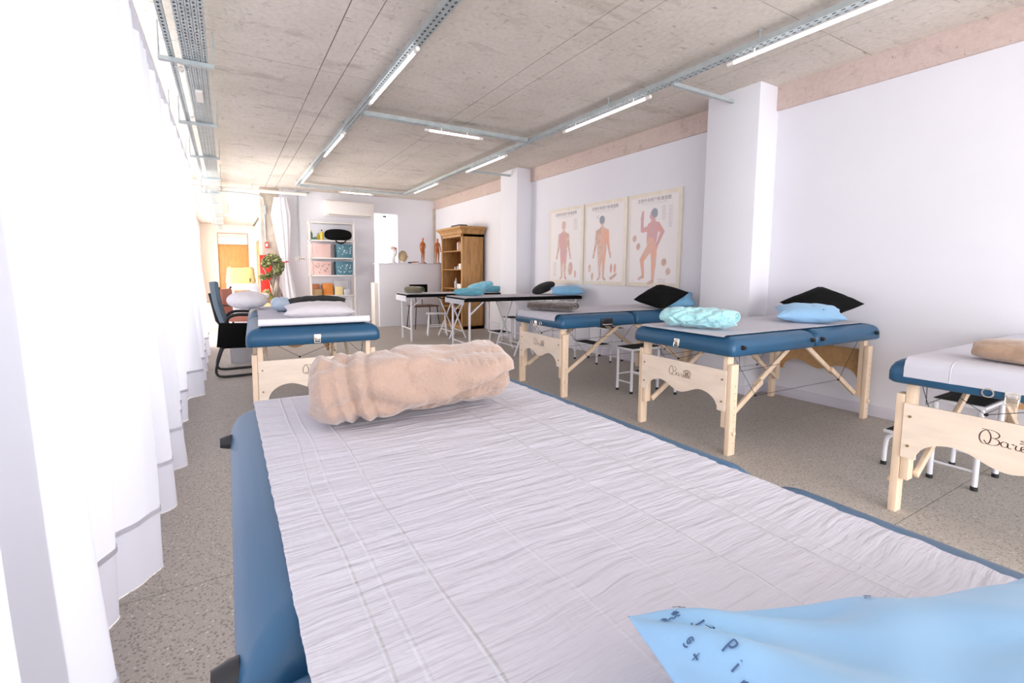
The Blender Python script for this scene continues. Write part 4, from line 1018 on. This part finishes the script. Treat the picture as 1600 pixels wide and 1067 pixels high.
bottle('glass_jar', 'small glass jar on the second shelf of the oak bookcase, farthest from the white box', (4.05, 8.60, 1.18), .022, .05, 'acrylic', cat='jar')

# ------------------------------------------------------------------ shelf unit on the back wall
sh = thing('shelf_unit', 'white metal shelf unit standing against the back wall below the air conditioner', 'shelf unit', (1.99, 10.36, 0))
for sx in (-.455, .455):
    for yy in (0, .27): MB().box(sx - .018, sx + .018, yy - .012, yy + .012, .0, 2.20).build('upright', MT['shelfwhite'], sh)
for z in (.16, .62, 1.05, 1.42, 1.79, 2.17): MB().box(-.455, .455, -.012, .285, z - .028, z).build('shelf', MT['shelfwhite'], sh, bevel=.002)
m = MB(); m.tube([(.47, .03, 1.05), (.56, .0, .0)], .008, 6); m.build('side_brace', MT['shelfwhite'], sh)
def crate(label, x, z, m, dm, w=.36, h=.29, seed=1):
    t = thing('storage_crate', label, 'crate', (x, 10.47, z))
    hw_ = w/2
    r_ = [rrect(-hw_*k, hw_*k, -.11, .13, .02, 3, zz) for k, zz in ((.90, 0), (.95, h*.95), (.97, h*.95), (.97, h), (.90, h))]
    MB().loft(r_).build('crate_body', MT[m], t, smooth=30)
    MB().lathe([(.001, 0), (.001, .001)], seg=3) 
    rr = random.Random(seed); mb = MB()
    for i in range(26):
        a, b, s_ = (rr.random() - .5)*w*.76, .05 + rr.random()*h*.66, .006 + .011*rr.random()
        mb.add([(a + s_*cos(k*pi/4), -.1125, b + s_*sin(k*pi/4)) for k in range(8)], [tuple(range(8))])
    tag(mb.build('printed_dots', MT[dm], t, fix=False), kind='stuff')
    MB().box(-.06, .06, -.125, -.105, h*.88, h*.97).build('crate_handle', MT[m], t, bevel=.004)
    return t
crate('pink plastic crate on the second shelf from the top', 1.775, 1.42, 'pink', 'pink', .40, seed=1)
crate('teal plastic crate with pale dots on the second shelf from the top', 2.245, 1.42, 'tealbox', 'dots', .36, seed=2)
crate('pink plastic crate with brown dots on the third shelf from the top', 1.775, 1.05, 'pink', 'dots2', .40, seed=3)
crate('teal plastic crate with pale dots on the third shelf from the top', 2.235, 1.05, 'tealbox', 'dots', .38, seed=4)
bg_ = thing('black_bag', 'black bag with a hanging strap on the top shelf of the white unit', 'bag', (2.14, 10.48, 1.79))
def bagf(u, v):
    a = 2*pi*u; b = pi*v
    x = -cos(b)*.285; r = sin(b)**.6
    return (x, r*.11*cos(a), max(0, .125 + r*.125*sin(a)*(1 if sin(a) > 0 else 1)))
MB().grid(bagf, 24, 22).build('bag_body', MT['blackfab'], bg_, smooth=180)
MB().tube(catmull([(-.08, -.115, .05), (-.07, -.13, -.02), (.02, -.135, -.065), (.12, -.13, -.02), (.13, -.115, .05)], 5), .014, 8).build('bag_strap', MT['blackfab'], bg_)
bottle('oil_bottle', 'bottle of yellow oil with a dark cap beside the black bag', (1.79, 10.42, 1.79), .033, .22, 'yellowliq', 'black')
bottle('oil_bottle', 'smaller yellow bottle standing just left of the tall oil bottle', (1.73, 10.50, 1.79), .028, .15, 'yellowliq', 'glasses')
bottle('flower_jar', 'jar with a yellow top at the left end of the top shelf', (1.575, 10.42, 1.79), .033, .20, 'glasses', 'yellowliq', cat='jar')
bottle('glass_jar', 'low green glass jar on the top shelf between the yellow bottles', (1.655, 10.44, 1.79), .04, .075, 'glasses', cat='jar')
boxthing('card_box', 'rust brown card box at the back left of the lowest visible shelf', 'box', 1.57, 1.72, 10.47, 10.60, .62, .86, 'rust')
boxthing('card_box', 'khaki card box at the front left of the lowest visible shelf', 'box', 1.58, 1.76, 10.37, 10.45, .62, .75, 'khaki')
boxthing('card_box', 'bright orange card box in the middle of the lowest visible shelf', 'box', 1.785, 1.985, 10.40, 10.55, .62, .87, 'orange')
boxthing('acrylic_box', 'grey clear box at the back right of the lowest visible shelf', 'box', 2.02, 2.33, 10.49, 10.62, .62, .93, 'acrylic')
boxthing('card_box', 'cream card box in front of the grey box on the lowest visible shelf', 'box', 2.03, 2.19, 10.38, 10.46, .62, .80, 'cream')
boxthing('card_box', 'small grey box at the right end of the lowest visible shelf', 'box', 2.21, 2.34, 10.37, 10.45, .62, .74, 'acrylic')

# ------------------------------------------------------------------ models on the half wall
def skin_body(name, verts, edges, radii, m, parent, levels=2):
    me = bpy.data.meshes.new(name); me.from_pydata(verts, edges, []); o_ = bpy.data.objects.new(name, me); COL.objects.link(o_)
    sm = o_.modifiers.new('skin', 'SKIN'); sm.use_smooth_shade = True
    sk = me.skin_vertices[0].data
    for i, r_ in enumerate(radii): sk[i].radius = r_ if isinstance(r_, tuple) else (r_, r_)
    sk[0].use_root = True
    ss = o_.modifiers.new('smooth', 'SUBSURF'); ss.levels = levels; ss.render_levels = levels
    me.materials.append(m)
    if parent: o_.parent = parent
    return o_
def figurine(label, loc, rz, bent):
    t = thing('anatomy_figurine', label, 'figurine', loc, rz)
    s = .545/1.78
    V = [(0, 0, .95), (0, 0, 1.12), (0, 0, 1.30), (0, .0, 1.44), (0, -.01, 1.53), (0, -.02, 1.63), (0, -.02, 1.75)]
    Rr = [(.15, .10), (.125, .09), (.16, .10), (.10, .07), (.05, .05), (.085, .095), (.055, .06)]
    E_ = [(i, i+1) for i in range(6)]
    for sx in (-1, 1):
        b = len(V); V += [(sx*.10, 0, .86), (sx*.10, -.01, .50), (sx*.10, .01, .12), (sx*.10, -.02, .04), (sx*.11, -.14, .03)]; Rr += [.085, .06, .038, .035, .03]
        E_ += [(0, b)] + [(b+i, b+i+1) for i in range(4)]
        b = len(V)
        if bent and sx > 0: V += [(.17, 0, 1.40), (.24, -.02, 1.14), (.05, -.16, 1.02), (-.06, -.16, .98)]
        else: V += [(sx*.17, 0, 1.40), (sx*.25, .01, 1.12), (sx*.27, -.04, .88), (sx*.27, -.06, .76)]
        Rr += [.058, .042, .032, .024]; E_ += [(2, b)] + [(b+i, b+i+1) for i in range(3)]
    skin_body('model_body', [tuple(c*s for c in v) for v in V], E_, [tuple(c*s for c in (r_ if isinstance(r_, tuple) else (r_, r_))) for r_ in Rr], MT['figur'], t).location = (0, 0, .012)
    MB().lathe([(.085, 0), (.085, .008), (.07, .012)], seg=24).build('round_base', MT['brownleather'], t)
    return t
figurine('orange anatomical figurine on the half wall with one bent arm, left of the pair', (3.68, 9.44, 1.302), R(25), True)
figurine('orange anatomical figurine on the half wall nearest the oak bookcase, arms at its sides', (4.02, 9.44, 1.302), R(15), False)
def model_head(name, label, loc, rz, h, m, neck, marks=None):
    t = thing(name, label, 'model head', loc, rz)
    s = h/(.33 if neck else .25); n0 = .10 if neck else .02
    def hf(u, v):
        a = 2*pi*u; b = pi*v; x = sin(b)*cos(a); y = sin(b)*sin(a); z = -cos(b)
        w = 1 - .22*max(0, -z)**1.3
        px, py, pz = x*.077*w, y*.098*w, z*.125
        front = max(0, -y)**3
        if front > 0:
            py -= .022*exp(-((px/.014)**2) - ((pz + .012)/.022)**2)          # nose
            py -= .008*exp(-((px/.024)**2) - ((pz + .055)/.009)**2)          # lips
            py -= .012*exp(-((px/.03)**2) - ((pz + .090)/.018)**2)           # chin
            for sx in (-1, 1): py += .012*exp(-(((px - sx*.03)/.014)**2) - ((pz - .014)/.011)**2)
        for sx in (-1, 1): px += sx*.014*exp(-(((py - .012)/.014)**2) - ((pz + .005)/.026)**2)*(1 if sx*px > 0 else 0)
        return (px*s, py*s, (pz + .125 + n0)*s)
    MB().grid(hf, 40, 36).build('head', MT[m], t, smooth=180)
    if neck: MB().lathe([(.085*s, 0), (.08*s, .012*s), (.052*s, .05*s), (.047*s, .15*s)], (0, .015*s, 0), 20).build('neck', MT[m], t)
    else: MB().lathe([(.05*s, 0), (.045*s, .06*s)], (0, .01*s, 0), 20).build('stand', MT['whiteplastic'], t)
    if marks:
        mb = MB()
        for k in range(9):
            a = R(200 + k*17.5); p = [(cos(a)*.074*s*(1 - .5*q*q), sin(a)*.092*s*(1 - .5*q*q), (n0 + .125 + .055 + .065*q)*s) for q in (0, .35, .7)]
            mb.tube(p, .0045*s, 5)
        tag(mb.build('painted_mark', MT[marks], t), kind='stuff')
    return t
model_head('model_head', 'white model head with red stripes on its crown, standing on the half wall', (3.03, 9.46, 1.302), R(20), .335, 'white_model', True, 'salmon')
model_head('model_head', 'tan model head on the half wall, between the white head and the figurines', (3.24, 9.46, 1.302), R(55), .245, 'skin', False)
hn = thing('hand_model', 'small orange hand model lying on the half wall beside the tan head', 'hand model', (3.43, 9.44, 1.302), R(10))
V = [(0, 0, .022), (.05, 0, .028), (.09, .0, .03)]; E_ = [(0, 1), (1, 2)]; Rr = [(.022, .015), (.03, .016), (.03, .014)]
for i, (dy, l) in enumerate(((-.027, .055), (-.009, .065), (.009, .06), (.026, .045))):
    b = len(V); V += [(.11, dy, .03), (.11 + l*.6, dy*1.2, .034), (.11 + l, dy*1.3, .026)]; E_ += [(2, b), (b, b+1), (b+1, b+2)]; Rr += [.009, .008, .006]
b = len(V); V += [(.045, -.04, .024), (.08, -.062, .022)]; E_ += [(0, b), (b, b+1)]; Rr += [.010, .007]
skin_body('hand', V, E_, Rr, MT['figur'], hn, 1)
MB().box(-.075, -.01, -.025, .025, 0, .03).build('wrist_base', MT['navy'], hn, bevel=.004)

# ------------------------------------------------------------------ stools and chairs
def step_stool(label, loc, rz, w=.40, hi=.40, lo=.21, d=.26, group='white two-step stools'):
    """two treads with black rubber tops; high tread at +y, low tread at -y"""
    t = thing('step_stool', label, 'step stool', loc, rz)
    hw_ = w/2
    for (ya, yb, z, nm) in ((0, d, hi, 'upper_tread'), (-d + .02, .0, lo, 'lower_tread')):
        tr = MB().box(-hw_, hw_, ya, yb, z - .022, z - .004).build(nm, MT['white_metal'], t, bevel=.003)
        mb = MB(); mb.box(-hw_ + .012, hw_ - .012, ya + .01, yb - .01, z - .005, z)
        n_ = 12
        for i in range(n_): xx = -hw_ + .02 + (w - .04)*i/(n_ - 1); mb.box(xx - .006, xx + .006, ya + .014, yb - .014, z, z + .003)
        mb.build('rubber_mat', MT['rubber'], tr)
    for sx in (-1, 1):
        x = sx*(hw_ - .014)
        MB().tube([(x, d - .02, 0), (x, d - .02, hi - .02)], .013, 10).build('leg', MT['white_metal'], t)
        MB().tube([(x, .02, 0), (x, .02, hi - .02)], .013, 10).build('leg', MT['white_metal'], t)
        MB().tube(catmull([(x, -d + .03, 0), (x, -d + .035, lo - .075), (x, -d + .055, lo - .035), (x, -d + .10, lo - .022), (x, .02, lo - .022)], 4), .012, 10).build('front_leg', MT['white_metal'], t)
        MB().tube([(x, .02, .10), (x, d - .02, .10)], .007, 8).build('side_rail', MT['white_metal'], t)
        for yy in (d - .02, .02, -d + .03): MB().tube([(x, yy, 0), (x, yy, .022)], .0155, 10).build('rubber_foot', MT['black'], t)
    MB().tube([(-hw_ + .014, d - .02, .16), (hw_ - .014, d - .02, .16)], .007, 8).build('cross_rail', MT['white_metal'], t)
    return t
step_stool('white two-step stool with black treads beside the table at the right edge', (3.565, 1.0, 0), R(180), w=.36, hi=.46, lo=.22, d=.22)
step_stool('white two-step stool with black treads between the pillar table and the poster table', (3.45, 3.06, 0), R(0), w=.38, hi=.43, lo=.23, d=.22)
step_stool('white two-step stool with black treads below the posters, behind the poster table', (4.16, 4.50, 0), R(-90), w=.44, hi=.43, lo=.24, d=.24)
step_stool('white two-step stool under the treatment table beside the far pillar', (3.80, 6.21, 0), R(-90), w=.30, hi=.42, lo=.21, d=.24)
rs = thing('white_stool', 'low white stool with curved legs under the farthest treatment table', 'stool', (3.27, 7.72, 0), R(-20))
for sx in (-1, 1):
    MB().tube(catmull([(sx*.17, -.16, 0), (sx*.15, -.12, .22), (sx*.14, -.09, .33), (sx*.14, 0, .37), (sx*.14, .09, .33), (sx*.15, .12, .22), (sx*.17, .16, 0)], 5), .013, 10).build('leg_frame', MT['white_metal'], rs)
MB().box(-.19, .19, -.13, .13, .375, .39).build('seat', MT['white_metal'], rs, bevel=.004)
MB().tube([(-.155, -.13, .16), (.155, -.13, .16)], .009, 8).build('cross_rail', MT['white_metal'], rs)
MB().tube([(-.155, .13, .16), (.155, .13, .16)], .009, 8).build('cross_rail', MT['white_metal'], rs)
mc = thing('metal_chair', 'dark metal chair with brown wooden seat behind the farthest treatment table', 'chair', (3.42, 8.78, 0), R(5))
MB().loft([rrect(-.27 + i_, .27 - i_, -.20 + i_, .20 - i_, .04, 4, z) for i_, z in ((.004, .435), (0, .44), (0, .452), (.004, .458))]).build('seat', MT['brownleather'], mc)
for sx in (-1, 1):
    for sy in (-1, 1): MB().tube([(sx*.27, sy*.20, 0), (sx*.23, sy*.16, .436)], .011, 8).build('leg', MT['black'], mc)
    MB().tube([(sx*.07, .17, .43), (sx*.07, .22, .78)], .009, 8).build('back_post', MT['black'], mc)
MB().loft([rrect(-.20 + i_, .20 - i_, 0 + i_, .03 - i_, .01, 3, z) for i_, z in ((.004, .70), (0, .71), (0, .86), (.004, .87))]).build('backrest', MT['blackfab'], mc).location = (0, .19, 0)

# office visitor chair by the curtains (faces +X, back towards the curtains)
oc = thing('office_chair', 'cantilever office chair with grey blue back and black seat beside the curtains', 'chair', (.10, 5.86, 0), R(0))
for sy in (-1, 1):
    y = sy*.22
    MB().tube(catmull([(.32, y, .018), (.05, y, .015), (-.17, y, .015), (-.235, y, .05), (-.225, y, .16), (-.14, y, .40), (-.10, y, .46), (.15, y, .46)], 6), .0135, 10).build('cantilever_frame', MT['black'], oc)
    MB().tube(catmull([(-.13, y*1.05, .48), (-.12, y*1.1, .62), (-.06, y*1.12, .67), (.05, y*1.12, .675), (.20, y*1.12, .66)], 5), .018, 10).build('armrest', MT['black'], oc)
def shell(u, v):
    a = -1 + 2*u; z = .52 + .50*v; hw_ = .215*(1 - .28*max(0, 2*v - 1)**2.5)
    return (-.155 - .10*v + .05*a*a - .02*sin(pi*v), a*hw_, z)
o = MB().grid(shell, 16, 14).build('back_shell', MT['chairshell'], oc, smooth=180); s_ = o.modifiers.new('thick', 'SOLIDIFY'); s_.thickness = .035; s_.offset = 0
MB().tube([(-.27, 0, .90), (-.215, 0, .60), (-.12, 0, .46)], .018, 8).build('back_bracket', MT['black'], oc)
MB().loft([rrect(-.16 + i_, .28 - i_, -.23 + i_, .23 - i_, .06, 5, z) for i_, z in ((.02, .44), (0, .46), (0, .50), (.02, .52))]).build('seat', MT['blackfab'], oc, smooth=50)
# black cloth bag hung on the chair's near side
o = MB().prism([(-.17, .60), (.12, .585), (.135, .40), (.07, .325), (-.12, .33), (-.20, .35)], lambda u, v, d: (u, d, v), -.03, .02).build('hanging_bag', MT['blackfab'], None, bevel=.008); o.location = (.075, 5.57, 0); tag(o, 'black cloth bag hanging on the near side of the office chair', 'bag')
# waste bin
bn = thing('waste_bin', 'grey round waste bin behind the office chair', 'bin', (.13, 6.55, 0))
MB().lathe([(.125, 0), (.13, .01), (.15, .40), (.155, .41), (.145, .41), (.12, .03), (.01, .03)], seg=28).build('bin_body', MT['greyplastic'], bn)
MB().tube([(.152*cos(a*pi/12), .152*sin(a*pi/12), .41) for a in range(24)], .006, 6, True).build('bin_rim', MT['whiteplastic'], bn)
# second armchair and desk in the reception area
rc = thing('armchair', 'brown wooden armchair with salmon cushion behind the office chair', 'chair', (.16, 7.9, 0), R(-20))
MB().loft([rrect(-.22 + i_, .22 - i_, -.24 + i_, .24 - i_, .05, 4, z) for i_, z in ((.01, .40), (0, .42), (0, .47), (.01, .48))]).build('seat', MT['salmon'], rc)
MB().loft([rrect(-.25 + i_, -.17 - i_, -.20 + i_, .20 - i_, .03, 4, z) for i_, z in ((.01, .50), (0, .52), (0, .84), (.01, .87))]).build('back_cushion', MT['salmon'], rc)
for sy in (-1, 1):
    MB().tube(catmull([(-.18, sy*.22, 0), (-.2, sy*.22, .45), (-.23, sy*.22, .80), (-.20, sy*.22, .90)], 4), .018, 8).build('back_post', MT['brownleather'], rc)
    MB().tube([(.2, sy*.22, 0), (.2, sy*.22, .62), (-.2, sy*.22, .64)], .016, 8).build('arm_frame', MT['brownleather'], rc)
dk = thing('reception_desk', 'white reception table in front of the corridor door', 'desk', (.30, 8.75, 0))
MB().loft([rrect(-.32 + i_, .30 - i_, -.35 + i_, .35 - i_, .06, 5, z) for i_, z in ((.01, .70), (0, .71), (0, .745), (.01, .755))]).build('desk_top', MT['whiteplastic'], dk)
MB().box(-.24, .22, -.27, .27, .0, .70).build('pedestal', MT['plaster'], dk, bevel=.01)
ts = thing('white_stand', 'white arch-shaped stand holding the yellow bag', 'stand', (.235, 9.3, 0))
for sx in (-1, 1): MB().box(sx*.19 - .055, sx*.19 + .055, -.15, .15, 0, .80).build('stand_leg', MT['base'], ts, bevel=.005)
MB().box(-.245, .245, -.15, .15, .80, .915).build('stand_top', MT['base'], ts, bevel=.005)
yb_ = thing('yellow_bag', 'pale yellow bag sitting on the white arch-shaped stand', 'bag', (.215, 9.3, .915))
def yb(u, v):
    a = 2*pi*u; zz = v; c_ = abs(cos(a))**.35*(1 if cos(a) > 0 else -1); s2 = abs(sin(a))**.35*(1 if sin(a) > 0 else -1)
    w_ = .235*(1 - .13*zz)*(1 if 0 < zz < 1 else .85); return (c_*w_ + .004*nz(a*3, zz*6), s2*.12*(1 - .2*zz), zz*.29 - .012*(1 - abs(c_))*zz)
MB().grid(yb, 40, 12).build('bag_body', MT['yellow'], yb_, smooth=60)
MB().grid(lambda u, v: ((u - .5)*.38, (v - .5)*.18, .288), 4, 4).build('bag_top', MT['yellow'], yb_)
MB().tube([(-.15, -.10, .285), (.03, -.10, .288)], .006, 6).build('zip', MT['oak'], yb_)
MB().box(.13, .145, -.122, -.114, .03, .09).build('bag_tag', MT['brownleather'], yb_)
o = MB().lathe([(.08, 0), (.085, .01), (.06, .03), (.02, .035)], seg=20, sx=1.3).build('stapler_tray', MT['black'], None); o.location = (.30, 8.62, .757); tag(o, 'small dark dish on the white reception table', 'dish')

# red cabinet and extinguisher area beside the column
rc2 = thing('fire_cabinet', 'tall red cabinet behind the small potted tree', 'cabinet', (.695, 10.42, 0))
MB().box(-.12, .10, -.12, .12, .50, 1.45).build('cabinet_body', MT['red'], rc2, bevel=.006)
MB().box(-.11, .09, -.13, -.12, .54, 1.41).build('cabinet_door', MT['red'], rc2, bevel=.004)
MB().box(-.10, -.085, -.14, -.13, .95, 1.08).build('cabinet_handle', MT['chrome'], rc2)
MB().box(-.11, .09, -.11, .11, .0, .50).build('stand_base', MT['cream'], rc2)
# potted artificial tree
tr = thing('potted_tree', 'small artificial tree with dusty green crown and twisted trunk beside the column', 'plant', (.80, 9.75, -.0))
MB().lathe([(.13, 0), (.15, .02), (.17, .32), (.18, .34), (.16, .34), (.15, .30), (.02, .30)], seg=24).build('pot', MT['driftwood'], tr)
m = MB()
for s_, q in ((0, 0), (1, 2.1), (2, 4.2)):
    m.tube(catmull([(.05*cos(q), .05*sin(q), .28), (.04 + .06*cos(q+1.5), .06*sin(q+1.5), .55), (.05*cos(q+3), .05*sin(q+3), .85), (.03*cos(q+4.5), .03*sin(q+4.5), 1.10), (.08*cos(q+2), .07*sin(q+2), 1.34)], 6), [.062 - .045*i/24 for i in range(25)], 8)
m.build('trunk', MT['driftwood'], tr)
m = MB(); m.tube(catmull([(-.02, 0, .75), (-.10, -.04, .95), (-.16, -.05, 1.12), (-.2, -.05, 1.2)], 5), .014, 8); m.tube(catmull([(.0, 0, .5), (-.13, -.04, .55), (-.16, -.05, .72)], 5), .012, 8); m.build('branch', MT['bark'], tr)
def leaves(blobs, n, seed, size):
    rr = random.Random(seed); mb = MB()
    for i in range(n):
        bx, by, bz, rx, rz_ = blobs[rr.randrange(len(blobs))]
        d = Vector((rr.gauss(0, 1), rr.gauss(0, 1), rr.gauss(0, 1))).normalized()*(rr.random()**.4)
        p = Vector((bx + d.x*rx, by + d.y*rx, bz + d.z*rz_)); q = Euler((rr.random()*6, rr.random()*6, rr.random()*6)).to_matrix(); s_ = size*(.6 + .8*rr.random())
        mb.add([p + q @ Vector(v)*s_ for v in ((0, -1, 0), (.5, -.2, .15), (.4, .5, .1), (0, 1, -.1), (-.4, .5, .1), (-.5, -.2, .15))], [(0, 1, 2, 3), (0, 3, 4, 5)])
    return mb
tag(leaves([(-.04, 0, 1.34, .17, .12), (.07, 0, 1.22, .11, .12), (-.15, 0, 1.28, .09, .09), (.03, .0, 1.12, .09, .08)], 900, 3, .030).build('foliage', MT['leaf'], tr, fix=False), kind='stuff')
tag(leaves([(-.20, -.05, 1.02, .09, .06), (-.10, -.05, 1.05, .07, .05)], 220, 5, .026).build('foliage', MT['leaf'], tr, fix=False), kind='stuff')
tag(leaves([(-.16, -.07, .72, .08, .07), (-.08, -.07, .62, .07, .08)], 160, 6, .026).build('foliage', MT['leafpale'], tr, fix=False), kind='stuff')

# ------------------------------------------------------------------ groups of repeats
GR = {'massage_table': 'blue portable massage tables', 'treatment_table': 'white-legged treatment tables', 'paper_sheet': 'paper sheets over the tables',
      'tube_lamp': 'ceiling tube lamps', 'cable_tray': 'perforated ceiling trays', 'conduit': 'wall conduits', 'sheer_curtain': 'sheer window curtains',
      'anatomy_poster': 'anatomy posters on the right wall', 'anatomy_figurine': 'orange figurines on the half wall', 'model_head': 'model heads on the half wall',
      'storage_crate': 'plastic crates on the white shelf unit', 'card_box': 'card boxes on the white shelf unit', 'oil_bottle': 'bottles on the white shelf unit',
      'step_stool': 'white two-step stools', 'pillow': 'pillows on the tables', 'cushion': 'dark cushions on the tables', 'rolled_blanket': 'blankets on the tables',
      'rolled_towel': 'towels on the farthest treatment table', 'book': 'books in the oak bookcase', 'storage_box': 'small white boxes in the oak bookcase',
      'glass_jar': 'small glass jars on shelves', 'wall_socket': 'switch plates on the back wall'}
for o in SC.objects:
    if o.parent is None and o.get('label'):
        g = GR.get(o.name.split('.')[0])
        if g: o['group'] = g
